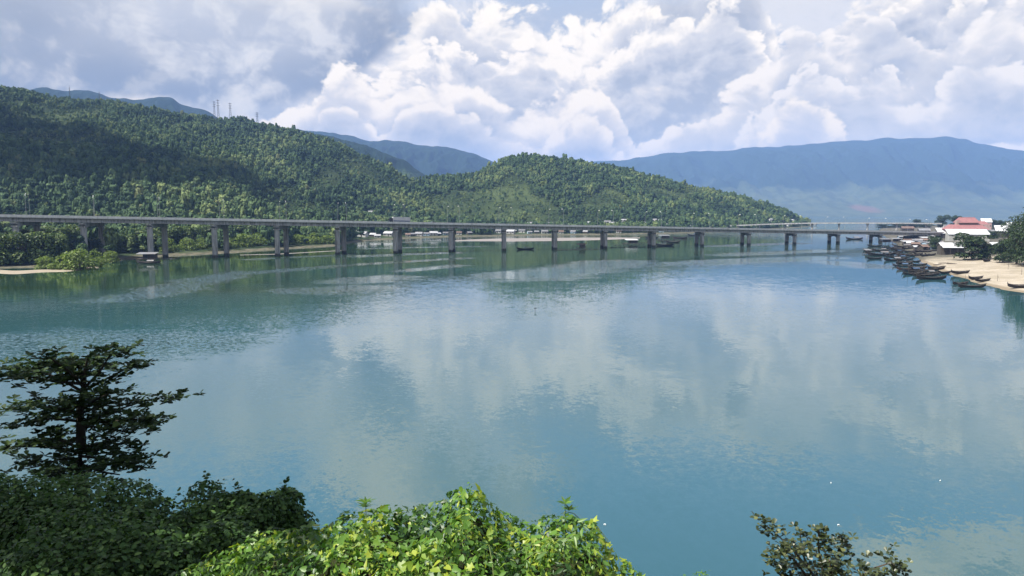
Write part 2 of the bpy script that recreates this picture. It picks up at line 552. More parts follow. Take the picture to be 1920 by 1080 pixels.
def land_h(x, y):
    x = np.asarray(x, float); y = np.asarray(y, float)
    s = x / y
    dr, zr = np.interp(s, R_S, R_D), np.interp(s, R_S, R_Z)
    ds = np.interp(s, S_S, S_D) + (fbm(x / 25, y / 25, 5, 3) - 0.5) * 14
    end = smooth(s, R_S[-1] + 0.004, R_S[-1] - 0.06)
    flat = 1.3 * smooth(y, ds - 6, ds + 16) + 2.2 * smooth(y, ds + 15, ds + 90) - 1.2 * smooth(y, ds + 2, ds - 25)
    df = ds + np.interp(s, [sl(-200), sl(300), sl(700), sl(1200), sl(1545)], [140, 120, 90, 70, 30])
    t = np.clip((y - df) / np.maximum(dr - df, 30), 0, 3)
    up = np.where(t < 1, 0.60 * t ** 1.15 + 0.40 * (t * t * (3 - 2 * t)), 1 - 0.55 * smooth(t, 1.0, 1.9))
    gul = (fbm(x / 150, y / 210, 11, 4) - 0.5) * 0.20 * np.clip(t, 0, 1) * np.clip((1.02 - t) * 4, 0, 1)
    z = flat + np.maximum(zr - 3.5, 0) * np.maximum(up + gul, 0)
    # low wooded rise in front of the left hill
    hump = 34 * smooth(s, sl(620), sl(250)) * np.exp(-((y - 640) / 95) ** 2) * (0.75 + 0.5 * fbm(x / 90, y / 200, 3, 3))
    z = z + hump
    z = np.where(s > R_S[-1] - 0.06, z * end - 2.0 * (1 - end), z)
    return z


def land_at_pixel(u, v, y0=300.0, y1=1500.0):
    """first point where the view ray through a pixel meets the land"""
    d = ray(u, v)
    ys = np.linspace(y0, y1, 1600)
    xs = d.x / d.y * ys
    zs = CAMZ + d.z / d.y * ys
    hit = np.nonzero(land_h(xs, ys) >= zs)[0]
    k = hit[0] if len(hit) else int(np.argmin(np.abs(ys - 900)))
    return Vector((xs[k], ys[k], float(land_h(xs[k:k + 1], ys[k:k + 1])[0])))


def ground_build(gg):
    p = pos(gg); x, y, z = gg.sep(p)
    n = gg.noise(p, 0.012, 5.0, 0.6)
    c = gg.mix(gg.ss(n, 0.42, 0.68), (0.018, 0.030, 0.011), (0.046, 0.064, 0.023))
    shore = gg.ss(z + (gg.noise(p, 0.12, 4.0, 0.6) - 0.5) * 1.6, 1.3, 0.6)
    c = gg.mix(shore, c, gg.mix(gg.ss(gg.noise(p, 0.35, 4.0, 0.6), 0.35, 0.65), (0.050, 0.050, 0.032), (0.11, 0.10, 0.07)))
    return principled(gg, c, 0.95, 0.1)


gm = mat('hill_ground', ground_build)
ss_ = np.linspace(sl(-560), R_S[-1] + 0.004, 230)
tt_ = np.concatenate([np.linspace(-40, 160, 50), np.linspace(168, 1000, 80), np.linspace(1030, 1700, 14)])
SS, TT = np.meshgrid(ss_, tt_)
DD = np.interp(SS, S_S, S_D)
YY = DD + TT
XX = SS * YY
ZZ = land_h(XX, YY)
n0 = len(ss_)
FF = np.array([(j * n0 + i, j * n0 + i + 1, (j + 1) * n0 + i + 1, (j + 1) * n0 + i) for j in range(len(tt_) - 1) for i in range(n0 - 1)])
terrain = tag(link('hills', mesh_np('hills', np.stack([XX.ravel(), YY.ravel(), ZZ.ravel()], 1), FF, gm, True)), 'wooded hills rising from the far shore of the bay', kind='structure')


# ------------------------------------------------------------------ far mountains
def mountain_build(name, dark, light, lo, hi, soil=None):
    def b(gg):
        p = pos(gg); x, y, z = gg.sep(p)
        n = gg.noise(p, 0.0022, 6.0, 0.6)
        n2 = gg.noise(p, 0.009, 6.0, 0.7)
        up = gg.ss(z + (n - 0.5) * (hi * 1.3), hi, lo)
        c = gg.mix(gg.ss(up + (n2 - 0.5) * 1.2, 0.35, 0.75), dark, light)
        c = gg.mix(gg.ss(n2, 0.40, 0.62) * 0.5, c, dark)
        if soil is not None:
            e = ((x - soil[0]) * (1.0 / soil[2])) ; f = (z - soil[1]) * (1.0 / soil[3])
            q = e * e + f * f + (n2 - 0.5) * 2.0
            c = gg.mix(gg.ss(q, 1.2, 0.1) * 0.35, c, (0.22, 0.09, 0.075))
        return principled(gg, c, 0.95, 0.05)
    return mat(name, b)


def mountain(name, label, line, dist, foot, m, seed, ns=240, nt=70, relief=0.22):
    """line: skyline columns and rows, foot: distance of its foot as a share of the ridge distance"""
    sp = [sl(u) for u, v in line]
    zz = [at_depth(u, v, dist).z for u, v in line]
    s_ = np.linspace(sp[0], sp[-1], ns)
    zr = np.interp(s_, sp, zz)
    zr = zr + (fbm(s_ * 42, s_ * 0 + seed, seed, 4) - 0.5) * 0.075 * zr.max()
    k = np.hanning(5); k /= k.sum()
    zr = np.convolve(np.pad(zr, 2, mode='edge'), k, 'valid')
    t_ = np.concatenate([np.linspace(0, 1, nt), [1.05, 1.15, 1.3]])
    S2, T2 = np.meshgrid(s_, t_)
    Z2 = np.broadcast_to(zr, S2.shape)
    y = dist * (foot + (1 - foot) * T2)
    x = S2 * dist * (0.85 + 0.15 * T2) / (0.85 + 0.15)
    x = S2 * y
    g1 = np.where(T2 <= 1, 0.35 * T2 + 0.65 * T2 ** 2, 1 - 0.9 * (T2 - 1) / 0.3)
    q = fbm(x / (dist * 0.035), y / (dist * 0.09), seed, 5)
    rid = 1 - np.abs(2 * q - 1)
    rid = rid + 0.35 * (1 - np.abs(2 * fbm(x / (dist * 0.012), y / (dist * 0.03), seed + 9, 4) - 1) - 0.6)
    g1 = g1 * (1 + (rid - 0.65) * relief * 4.2 * np.clip((1 - T2) * 2.5, 0, 1) * np.clip(T2 * 5, 0, 1))
    Z = Z2 * np.clip(g1, -0.02, 2) - 3 * (T2 < 0.001)
    n = len(s_)
    Fq = np.array([(j * n + i, j * n + i + 1, (j + 1) * n + i + 1, (j + 1) * n + i) for j in range(len(t_) - 1) for i in range(n - 1)])
    return tag(link(name, mesh_np(name, np.stack([x.ravel(), y.ravel(), Z.ravel()], 1), Fq, m, True)), label, kind='structure')


md = mountain_build('mountain_forest_painted_shade', (0.008, 0.017, 0.010), (0.055, 0.080, 0.030), 40, 190)  # forest colour kept extra dark: cloud shadow on the left mountain painted in
mg = mountain_build('mountain_slopes_painted_shade', (0.014, 0.026, 0.016), (0.058, 0.074, 0.040), 60, 420, soil=(at_depth(1612, 391, 5200).x, 55, 120, 34))  # upper slopes coloured darker than the foot to stand in for cloud shadow
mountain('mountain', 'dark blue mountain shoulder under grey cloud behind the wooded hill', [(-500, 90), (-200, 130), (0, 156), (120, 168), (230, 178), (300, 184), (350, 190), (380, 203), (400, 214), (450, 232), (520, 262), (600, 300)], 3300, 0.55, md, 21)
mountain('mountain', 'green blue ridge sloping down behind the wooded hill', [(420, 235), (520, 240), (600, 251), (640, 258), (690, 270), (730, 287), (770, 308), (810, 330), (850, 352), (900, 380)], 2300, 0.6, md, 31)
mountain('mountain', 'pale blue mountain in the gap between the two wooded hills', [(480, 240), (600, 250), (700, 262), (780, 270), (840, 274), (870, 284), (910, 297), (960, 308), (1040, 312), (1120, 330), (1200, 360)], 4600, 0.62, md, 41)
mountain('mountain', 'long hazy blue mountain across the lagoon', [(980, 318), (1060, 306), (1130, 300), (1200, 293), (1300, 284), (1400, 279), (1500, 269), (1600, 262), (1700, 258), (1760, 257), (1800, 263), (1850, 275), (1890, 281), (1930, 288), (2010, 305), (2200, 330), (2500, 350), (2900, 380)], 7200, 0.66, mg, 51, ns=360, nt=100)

# ------------------------------------------------------------------ haze over the whole bay
hb = MB(); hb.quad_box([(-16000, -900, -1.6), (16000, -900, -1.6), (16000, 15500, -1.6), (-16000, 15500, -1.6), (-16000, -900, 905), (16000, -900, 905), (16000, 15500, 905), (-16000, 15500, 905)])
hm = bpy.data.materials.new('haze'); hm.use_nodes = True
gh = G(hm.node_tree)
ho = gh.n('ShaderNodeOutputMaterial')
pv = gh.n('ShaderNodeVolumePrincipled')
pv.inputs['Color'].default_value = (0.29, 0.50, 1.0, 1)
pv.inputs['Density'].default_value = 0.000095
pv.inputs['Anisotropy'].default_value = 0.0
hm.node_tree.links.new(pv.outputs[0], ho.inputs['Volume'])
haze = tag(hb.build('haze', hm), 'thin blue haze filling the air over the bay', kind='stuff')

# ------------------------------------------------------------------ leaves: shared shapes and materials
def leaf_shape(kind):
    if kind == 'oval':
        v = [(0, 0, 0), (-0.30, 0.32, 0.05), (0, 0.36, -0.03), (0.30, 0.32, 0.05), (-0.26, 0.70, 0.02), (0, 0.72, -0.06), (0.26, 0.70, 0.02), (0, 1.0, -0.10)]
        f = [(0, 2, 1), (0, 3, 2), (1, 2, 5), (1, 5, 4), (2, 3, 6), (2, 6, 5), (4, 5, 7), (5, 6, 7)]
    elif kind == 'obovate':
        v = [(0, 0, 0), (-0.14, 0.30, 0.03), (0.14, 0.30, 0.03), (-0.30, 0.72, 0.05), (0, 0.70, -0.04), (0.30, 0.72, 0.05), (0, 1.0, -0.02)]
        f = [(0, 4, 1), (0, 2, 4), (1, 4, 3), (2, 5, 4), (3, 4, 6), (4, 5, 6)]
    elif kind == 'lance':
        v = [(0, 0, 0), (-0.13, 0.38, 0.03), (0, 0.40, -0.03), (0.13, 0.38, 0.03), (0, 1.0, -0.16)]
        f = [(0, 2, 1), (0, 3, 2), (1, 2, 4), (2, 3, 4)]
    elif kind == 'lobed':                        # five-pointed vine leaf
        v = [(0, 0, 0), (-0.34, -0.02, 0.03), (-0.20, 0.20, 0.0), (-0.52, 0.36, 0.02), (-0.20, 0.46, -0.02), (0, 0.98, -0.08), (0.20, 0.46, -0.02), (0.52, 0.36, 0.02), (0.20, 0.20, 0.0), (0.34, -0.02, 0.03), (0, 0.38, -0.05)]
        f = [(0, 10, 2), (0, 2, 1), (2, 10, 4), (2, 4, 3), (4, 10, 6), (4, 6, 5), (6, 10, 8), (6, 8, 7), (8, 10, 0), (8, 0, 9)]
    elif kind == 'heart':
        v = [(0, 0.05, 0), (-0.22, -0.10, 0.03), (-0.44, 0.14, 0.05), (-0.34, 0.52, 0.03), (0, 1.0, -0.09), (0.34, 0.52, 0.03), (0.44, 0.14, 0.05), (0.22, -0.10, 0.03), (0, 0.42, -0.05)]
        f = [(0, 8, 2), (0, 2, 1), (2, 8, 3), (3, 8, 4), (4, 8, 5), (5, 8, 6), (6, 8, 0), (6, 0, 7)]
    return np.array(v, np.float32), np.array(f, np.int32)


def leaf_mat(name, c0, c1, c2, rough=0.45, spec=0.35, trans=0.35):
    """c0..c2: shade-leaf, usual and young-leaf colour; per leaf tint in the attribute, per object in its colour"""
    def b(gg):
        at = gg.n('ShaderNodeAttribute', attribute_name='tint')
        r = S(gg, at.outputs['Fac'])
        oc = gg.n('ShaderNodeObjectInfo')
        r = r * S(gg, oc.outputs['Alpha'])
        c = gg.mix(gg.ss(r, 0.0, 0.5), c0, c1)
        c = gg.mix(gg.ss(r, 0.55, 1.0), c, c2)
        bf = gg.n('ShaderNodeNewGeometry')
        p = principled(gg, c, rough, spec)
        tr = gg.n('ShaderNodeBsdfTranslucent')
        gg.put(tr.inputs['Color'], gg.mix(0.5, c, gg.v('MULTIPLY', c, (1.3, 1.5, 0.5))))
        mx = gg.n('ShaderNodeMixShader'); mx.inputs[0].default_value = trans
        gg.t.links.new(p, mx.inputs[1]); gg.t.links.new(tr.outputs[0], mx.inputs[2])
        return mx.outputs[0]
    return mat(name, b)


def frames(dirs, ups):
    """per leaf rotation: y along dirs, z near ups"""
    y = dirs / np.maximum(np.linalg.norm(dirs, axis=1, keepdims=True), 1e-6)
    x = np.cross(y, ups); x /= np.maximum(np.linalg.norm(x, axis=1, keepdims=True), 1e-6)
    z = np.cross(x, y)
    return np.stack([x, y, z], 2)


def leaf_cloud(name, kind, p, dirs, ups, size, tint, m, parent=None, stretch=None):
    v, f = leaf_shape(kind)
    R = frames(dirs, ups)
    n = len(p)
    L = v[None] * size[:, None, None]
    if stretch is not None: L = L * np.array([stretch, 1, 1], np.float32)
    P = np.einsum('nij,nkj->nki', R, L) + p[:, None]
    Fc = (f[None] + (np.arange(n) * len(v))[:, None, None]).reshape(-1, 3)
    me = mesh_np(name, P.reshape(-1, 3), Fc, m)
    a = me.attributes.new('tint', 'FLOAT', 'POINT')
    a.data.foreach_set('value', np.repeat(tint.astype(np.float32), len(v)))
    return link(name, me, parent)


def single_leaf_mesh(name, kind, m, stretch=1.0):
    v, f = leaf_shape(kind)
    me = mesh_np(name, v * np.array([stretch, 1, 1], np.float32), f, m)
    a = me.attributes.new('tint', 'FLOAT', 'POINT')
    a.data.foreach_set('value', np.ones(len(v), np.float32))
    return me


def unit(n):
    d = rng.normal(size=(n, 3)); return d / np.linalg.norm(d, axis=1, keepdims=True)


# ------------------------------------------------------------------ forest on the hills: one mass of crowns
def forest_build(gg):
    loc = oinfo(gg, 'Location'); r = oinfo(gg, 'Random')
    n = gg.noise(loc, 0.011, 4.0, 0.55)
    n2 = gg.noise(loc, 0.05, 2.0, 0.5)
    k = r * 0.55 + (n - 0.5) * 2.0 + (n2 - 0.5) * 1.1 + 0.22
    c = gg.mix(gg.ss(k, 0.0, 0.55), (0.013, 0.032, 0.017), (0.054, 0.094, 0.036))
    c = gg.mix(gg.ss(k, 0.55, 1.05), c, (0.145, 0.185, 0.065))
    c = gg.mix(gg.ss(r, 0.985, 0.995) * 0.4, c, (0.14, 0.13, 0.06))
    return principled(gg, c, 0.75, 0.15)


fm = mat('forest_leaves', forest_build)


def crown_mesh(name, seed, n=170, flat=0.8, tall=1.0):
    r = np.random.default_rng(seed)
    lobes = r.normal(size=(6, 3)); lobes /= np.linalg.norm(lobes, axis=1, keepdims=True)
    lobes = lobes * np.array([0.55, 0.55, 0.45]); lobes[:, 2] += 0.1
    P, Fc = [], []
    b = 0
    # dark solid heart so that the ground does not show
    for k in range(len(lobes) + 1):
        c = np.zeros(3) if k == 0 else lobes[k - 1]
        rad = 0.62 if k == 0 else 0.40
        d = r.normal(size=(n // 7 + 6, 3)); d /= np.linalg.norm(d, axis=1, keepdims=True)
        d[:, 2] = np.where(d[:, 2] < -0.35, -d[:, 2], d[:, 2])
        for q in d:
            ctr = c + q * rad * (0.80 + 0.35 * r.random())
            t = np.cross(q, r.normal(size=3)); t /= np.linalg.norm(t); w = np.cross(q, t)
            sz = 0.25 * (0.7 + 0.6 * r.random())
            tilt = q * (r.random() - 0.5) * 0.7
            P += [ctr + (t + tilt) * sz, ctr + (-0.5 * t + 0.85 * w) * sz, ctr + (-0.5 * t - 0.85 * w - tilt) * sz]
            Fc.append((b, b + 1, b + 2)); b += 3
    P = np.array(P); P[:, 2] *= flat * tall
    P[:, 2] += 1.35 * tall
    # trunk
    for a in range(4):
        t = a * math.pi / 2
        P = np.vstack([P, [[0.07 * math.cos(t), 0.07 * math.sin(t), -0.3], [0.05 * math.cos(t + 1.6), 0.05 * math.sin(t + 1.6), -0.3], [0, 0, 0.9 * tall]]])
        Fc.append((b, b + 1, b + 2)); b += 3
    me = mesh_np(name, P, np.array(Fc, np.int32), fm)
    return me


CROWNS = [bpy.data.objects.new('forest_crown', crown_mesh('forest_crown', 100 + i, (170, 120, 210)[i % 3], (0.7, 0.95, 0.8, 1.15)[i % 4], (1.0, 1.45, 0.85, 1.75)[i % 4])) for i in range(8)]


def forest(name, label, pts, scl):
    """pts (n,3): one object whose points carry crowns by geometry nodes"""
    me = bpy.data.meshes.new(name)
    me.vertices.add(len(pts)); me.vertices.foreach_set('co', pts.astype(np.float32).ravel())
    for nm, arr in (('scl', scl), ('rot', rng.random(len(pts)) * 6.283)):
        a = me.attributes.new(nm, 'FLOAT', 'POINT'); a.data.foreach_set('value', arr.astype(np.float32))
    a = me.attributes.new('pick', 'INT', 'POINT'); a.data.foreach_set('value', rng.integers(0, len(CROWNS), len(pts)).astype(np.int32))
    o = link(name, me)
    ng = bpy.data.node_groups.new(name, 'GeometryNodeTree')
    ng.interface.new_socket('Geometry', in_out='INPUT', socket_type='NodeSocketGeometry')
    ng.interface.new_socket('Geometry', in_out='OUTPUT', socket_type='NodeSocketGeometry')
    N, L = ng.nodes, ng.links
    gi, go = N.new('NodeGroupInput'), N.new('NodeGroupOutput')
    g2i = N.new('GeometryNodeGeometryToInstance')
    for c in reversed(CROWNS):
        oi = N.new('GeometryNodeObjectInfo'); oi.inputs['Object'].default_value = c
        L.new(oi.outputs['Geometry'], g2i.inputs[0])
    iop = N.new('GeometryNodeInstanceOnPoints')
    iop.inputs['Pick Instance'].default_value = True
    def named(nm, ty):
        q = N.new('GeometryNodeInputNamedAttribute'); q.data_type = ty; q.inputs['Name'].default_value = nm
        return q.outputs[0]
    cx = N.new('ShaderNodeCombineXYZ'); L.new(named('rot', 'FLOAT'), cx.inputs[2])
    e2r = N.new('FunctionNodeEulerToRotation'); L.new(cx.outputs[0], e2r.inputs[0])
    L.new(gi.outputs[0], iop.inputs['Points']); L.new(g2i.outputs[0], iop.inputs['Instance'])
    L.new(named('pick', 'INT'), iop.inputs['Instance Index']); L.new(e2r.outputs[0], iop.inputs['Rotation'])
    L.new(named('scl', 'FLOAT'), iop.inputs['Scale'])
    L.new(iop.outputs[0], go.inputs[0])
    md_ = o.modifiers.new('crowns', 'NODES'); md_.node_group = ng
    return tag(o, label, kind='stuff')


CLEAR = []        # (x, y, radius): spots the wood leaves free, filled by the houses and the bridge


def scatter_hills():
    smin, smax = sl(-330), R_S[-1] - 0.004
    n = 340000
    s = rng.uniform(smin, smax, n)
    q = rng.random(n)
    dr = np.interp(s, R_S, R_D); ds = np.interp(s, S_S, S_D)
    ylo, yhi = ds + 6, dr + 70
    y = np.sqrt(ylo ** 2 + q * (yhi ** 2 - ylo ** 2))
    keep = rng.random(n) < (yhi ** 2 - ylo ** 2) / ((yhi ** 2 - ylo ** 2).max())
    s, y = s[keep], y[keep]
    x = s * y
    z = land_h(x, y)
    k = z > 1.05
    # glades: thinner, smaller growth
    gl = fbm(x / 70, y / 110, 41, 3)
    k &= ~((gl > 0.62) & (rng.random(len(x)) < 0.6))
    for cx, cy, cr in CLEAR:
        near = (x - cx) ** 2 + (y - cy) ** 2 < cr * cr
        # and keep the line of sight to it open
        fwd = (np.abs(x - cx * y / cy) < cr * 0.7) & (y < cy) & (y > cy - 30)
        k &= ~(near | fwd)
    x, y, z, gl = x[k], y[k], z[k], gl[k]
    sc = np.where(rng.random(len(x)) < 0.72, rng.uniform(0.95, 1.7, len(x)), rng.uniform(1.7, 3.2, len(x))) + 0.7 * smooth(y, 850, 480) - 1.1 * smooth(gl, 0.55, 0.72)
    big = rng.random(len(x)) < 0.03
    sc[big] *= 1.35
    return np.stack([x, y, z - 0.2], 1), sc

# ------------------------------------------------------------------ plain materials
ORD = ['zeroth', 'first', 'second', 'third', 'fourth', 'fifth', 'sixth', 'seventh', 'eighth', 'ninth', 'tenth', 'eleventh', 'twelfth', 'thirteenth', 'fourteenth', 'fifteenth', 'sixteenth', 'seventeenth', 'eighteenth', 'nineteenth', 'twentieth', 'twenty-first', 'twenty-second', 'twenty-third', 'twenty-fourth', 'twenty-fifth']
NUM = ['no', 'one', 'two', 'three', 'four', 'five', 'six', 'seven', 'eight', 'nine', 'ten', 'eleven', 'twelve', 'thirteen']


def concrete_build(gg):
    p = pos(gg); x, y, z = gg.sep(p)
    n = gg.noise(p, 0.35, 5.0, 0.6)
    st = gg.noise(gg.v('MULTIPLY', p, (1.0, 1.0, 0.08)), 1.3, 4.0, 0.65)
    c = gg.mix(gg.ss(n, 0.3, 0.7), (0.28, 0.28, 0.277), (0.38, 0.378, 0.37))
    c = gg.mix(gg.ss(st, 0.42, 0.68) * 0.75, c, (0.085, 0.08, 0.075))
    c = gg.mix(gg.ss(z + (st - 0.5) * 1.2, 1.9, 0.9), c, (0.035, 0.034, 0.028))     # tide line on the columns
    return principled(gg, c, 0.9, 0.15)


CONC = mat('bridge_concrete', concrete_build)
PARA = worn('parapet_concrete', (0.60, 0.595, 0.58), 0.2, 0.5, 0.9, 0.15, (0.14, 0.135, 0.125), 0.5, world_space=True)
ASPH = worn('asphalt', (0.055, 0.055, 0.057), 0.2, 0.4, 0.9, 0.2, (0.03, 0.03, 0.03), 0.3, world_space=True)
STEEL = worn('galvanised_steel', (0.24, 0.25, 0.26), 0.15, 1.0, 0.45, 0.5, metal=0.4)
LAMPW = worn('lamp_white', (0.80, 0.80, 0.78), 0.05, 1.0, 0.4, 0.5, dirtk=0.05)
RAILM = worn('tower_steel', (0.13, 0.14, 0.15), 0.15, 0.3, 0.6, 0.4)
WHITE = worn('white_paint', (0.48, 0.49, 0.50), 0.10, 0.5, 0.55, 0.4, (0.30, 0.28, 0.25), 0.25, rand=0.12)
TINW = worn('pale_metal_roof', (0.36, 0.37, 0.38), 0.18, 0.4, 0.5, 0.4, (0.26, 0.21, 0.17), 0.4, rand=0.2)
TINF = worn('dull_metal_roof', (0.22, 0.225, 0.235), 0.25, 0.4, 0.6, 0.3, (0.12, 0.10, 0.09), 0.5, rand=0.45)
TING = worn('grey_metal_roof', (0.13, 0.135, 0.145), 0.25, 0.4, 0.6, 0.4, (0.20, 0.12, 0.08), 0.5, rand=0.3)
TINR = worn('rust_metal_roof', (0.11, 0.075, 0.06), 0.3, 0.4, 0.75, 0.3, (0.10, 0.07, 0.06), 0.4, rand=0.3)
REDT = worn('red_tiled_roof', (0.20, 0.092, 0.092), 0.18, 0.5, 0.75, 0.3, (0.32, 0.12, 0.10), 0.35)
PINK = worn('pink_wall', (0.32, 0.22, 0.20), 0.12, 0.4, 0.85, 0.2, dirtk=0.25)
WALL = worn('plaster_wall', (0.34, 0.34, 0.32), 0.25, 0.5, 0.9, 0.2, rand=0.3)
BLUEW = worn('blue_wall', (0.22, 0.30, 0.36), 0.2, 0.5, 0.9, 0.2, rand=0.3)
DARKW = worn('dark_plank_wall', (0.055, 0.048, 0.040), 0.3, 1.0, 0.9, 0.2, rand=0.3)
WOOD = worn('weathered_wood', (0.075, 0.062, 0.05), 0.3, 1.2, 0.9, 0.2, rand=0.35)
HULL = worn('tarred_hull', (0.013, 0.012, 0.014), 0.35, 1.2, 0.6, 0.35, (0.05, 0.04, 0.035), 0.3, rand=0.4)
HULLB = worn('blue_hull', (0.012, 0.02, 0.034), 0.3, 1.2, 0.55, 0.35, (0.05, 0.04, 0.04), 0.5, rand=0.3)
HULLR = worn('red_brown_hull', (0.035, 0.018, 0.016), 0.3, 1.2, 0.6, 0.35, (0.03, 0.03, 0.03), 0.4, rand=0.3)
GUNW = worn('gunwale_wood', (0.085, 0.075, 0.065), 0.3, 1.5, 0.8, 0.2, rand=0.4)
GLASS = worn('dark_glass', (0.02, 0.025, 0.03), 0.2, 1.0, 0.12, 0.6, dirtk=0.0)
RUBBER = worn('tyre_rubber', (0.02, 0.02, 0.02), 0.2, 2.0, 0.9, 0.2)
BARK = worn('bark', (0.085, 0.065, 0.048), 0.35, 3.0, 0.95, 0.1, (0.03, 0.03, 0.02), 0.4)
TARP = worn('blue_tarpaulin', (0.035, 0.07, 0.13), 0.2, 0.8, 0.6, 0.3, rand=0.2)
RED = worn('red_paint', (0.42, 0.035, 0.03), 0.1, 1.0, 0.5, 0.4)

# ------------------------------------------------------------------ the road bridge
UC = [-193, -68, 57, 180, 300, 417, 531, 641, 747, 848, 945, 1039, 1131, 1220, 1309, 1395, 1479, 1559, 1637, 1713]
base_v = lambda u: 483 - 0.0233 * (u - 407)
Pa = on_plane(57, base_v(57)) + Vector((0, 7, 0))
Pb = on_plane(1559, base_v(1559)) + Vector((0, 7, 0))
ev = (Pb - Pa); ev.z = 0; evn = ev.normalized()
nv = Vector((evn.y, -evn.x, 0))               # towards the camera


def line_at(u, off=0.0):
    s = sl(u); A = Pa + nv * off
    t = (s * A.y - A.x) / (ev.x - s * ev.y)
    p = A + ev * t
    return p


HALF = 8.6
def top_v(u): return 402 + 0.0186 * u
q0, q1 = line_at(0, HALF), line_at(1560, HALF)
z0 = at_depth(0, top_v(0), q0.y).z; z1 = at_depth(1560, top_v(1560), q1.y).z
def deck_z(p):                                # top of the parapet along the line
    t = (p - q0).dot(evn) / (q1 - q0).dot(evn)
    return z0 + (z1 - z0) * t


bridge = tag(empty('road_bridge', (0, 0, 0)), 'long grey concrete road bridge on paired columns crossing the bay', 'bridge')
bent = [line_at(u) for u in UC]
bent.append(bent[-1] + evn * 40); UC.append(1790)
cap_m = None
GROUND_AT = lambda x, y: float(land_h(np.array([x]), np.array([y]))[0])
for k, p in enumerate(bent):
    zt = deck_z(p) - 1.0 - 0.30 - 1.75          # underside of the girders
    mb = MB()
    L = 9.0
    prof = [(-L, -0.15), (L, -0.15), (L, -0.75), (L - 2.2, -1.7), (-L + 2.2, -1.7), (-L, -0.75)]
    mb.prism(prof, (0, 1, 0), None, (p.x - 1.25, p.y, zt), (p.x + 1.25, p.y, zt))
    for s in (-6, -2, 2, 6): mb.box((p.x, p.y + s, zt - 0.08), (1.4, 0.9, 0.14))
    cap = mb.build('pier_cap', CONC, bridge)
    for s in (-7.2, 7.2):
        cx, cy = p.x, p.y + s * 1.04
        zb = -3.0 if (UC[k] > 330) else min(0.0, GROUND_AT(cx, cy) - 2.0)
        c = MB(); c.tube([(cx, cy, zb), (cx, cy, zt - 1.72)], 1.34, 12)
        c.box((cx, cy, zt - 1.95), (3.0, 3.0, 0.5))
        c.build('column', CONC, cap)
for k in range(len(bent) - 1):
    a, b = bent[k], bent[k + 1]
    gap = evn * 0.04
    za, zb = deck_z(a) - 1.0, deck_z(b) - 1.0
    def slab(x0, x1, h0, h1, name, m):
        m_ = MB()
        A0, A1 = a + gap + nv * x1, a + gap + nv * x0
        B0, B1 = b - gap + nv * x1, b - gap + nv * x0
        P = []
        for h in (h0, h1):
            P += [(A0.x, A0.y, za + h), (B0.x, B0.y, zb + h), (B1.x, B1.y, zb + h), (A1.x, A1.y, za + h)]
        m_.quad_box(P)
        return m_.build(name, m, bridge)
    slab(-HALF, HALF, -0.30, -0.05, 'deck_slab', CONC)
    slab(-HALF + 0.6, HALF - 0.6, -0.046, 0.0, 'road_surface', ASPH)
    slab(HALF - 0.38, HALF + 0.06, -0.045, 0.98, 'parapet', PARA)
    slab(-HALF - 0.06, -HALF + 0.38, -0.045, 0.98, 'parapet', PARA)
    for gx_ in (7.4, 3.7, 0.0, -3.7, -7.4):
        m_ = MB()
        prof = [(-0.30, -2.05), (0.30, -2.05), (0.30, -1.75), (0.12, -1.55), (0.12, -0.55), (0.50, -0.36), (0.50, -0.304), (-0.50, -0.304), (-0.50, -0.36), (-0.12, -0.55), (-0.12, -1.55), (-0.30, -1.75)]
        A_, B_ = a + evn * 0.10 + nv * gx_, b - evn * 0.10 + nv * gx_
        m_.prism(prof, nv, None, (A_.x, A_.y, za), (B_.x, B_.y, zb))
        m_.build('girder', CONC, bridge)

# street lamps at every pier, on both parapets
def lamp_proto():
    r = empty('street_lamp')
    MB().tube([(0, 0, 0), (0, 0, 7.8), (0.10, 0, 8.7), (0.55, 0, 9.3), (1.3, 0, 9.55)], [0.085, 0.055, 0.045, 0.04, 0.035], 5).build('pole', STEEL, r)
    MB().box((0, 0, 0.12), (0.42, 0.42, 0.24)).build('base_plate', STEEL, r)
    h = MB(); h.quad_box([(1.15, -0.17, 9.46), (2.05, -0.14, 9.56), (2.05, 0.14, 9.56), (1.15, 0.17, 9.46), (1.2, -0.12, 9.66), (2.0, -0.09, 9.70), (2.0, 0.09, 9.70), (1.2, 0.12, 9.66)])
    h.build('lamp_head', LAMPW, r)
    return r
lp = lamp_proto(); first = True
for k in range(2, len(bent) - 1):
    for side, word in ((1, 'near'), (-1, 'far')):
        p = bent[k] + nv * (side * (HALF - 0.15)) + evn * (1.5 if side > 0 else 0.5)
        o = lp if first else copy_tree(lp); first = False
        o.location = (p.x, p.y, deck_z(p) - 0.02)
        o.rotation_euler = (0, 0, math.atan2(nv.y, nv.x) + (math.pi if side > 0 else 0))
        tag(o, f'thin street lamp on the {word} side of the road bridge above its {ORD[k - 1]} pier', 'street lamp', 'street lamps along the road bridge')


# ------------------------------------------------------------------ vehicles on the bridge
def wheel(parent, x, y, z, r=0.5, w=0.28):
    m_ = MB(); m_.tube([(x, y - w / 2, z), (x, y + w / 2, z)], r, 12); t = m_.build('wheel', RUBBER, parent)
    m_ = MB(); m_.tube([(x, y - w / 2 - 0.012, z), (x, y + w / 2 + 0.012, z)], r * 0.55, 10); m_.build('rim', STEEL, t)


def on_deck(u, lane):
    p = line_at(u, lane)
    return Vector((p.x, p.y, deck_z(p) - 1.0 + 0.004))


slope_r = math.atan2(z1 - z0, (q1 - q0).length)
def park(o, u, lane, back=False):
    p = on_deck(u, lane); o.location = p
    o.rotation_euler = (0, -slope_r, math.atan2(evn.y, evn.x))
    if back: o.rotation_euler = (0, slope_r, math.atan2(evn.y, evn.x) + math.pi)


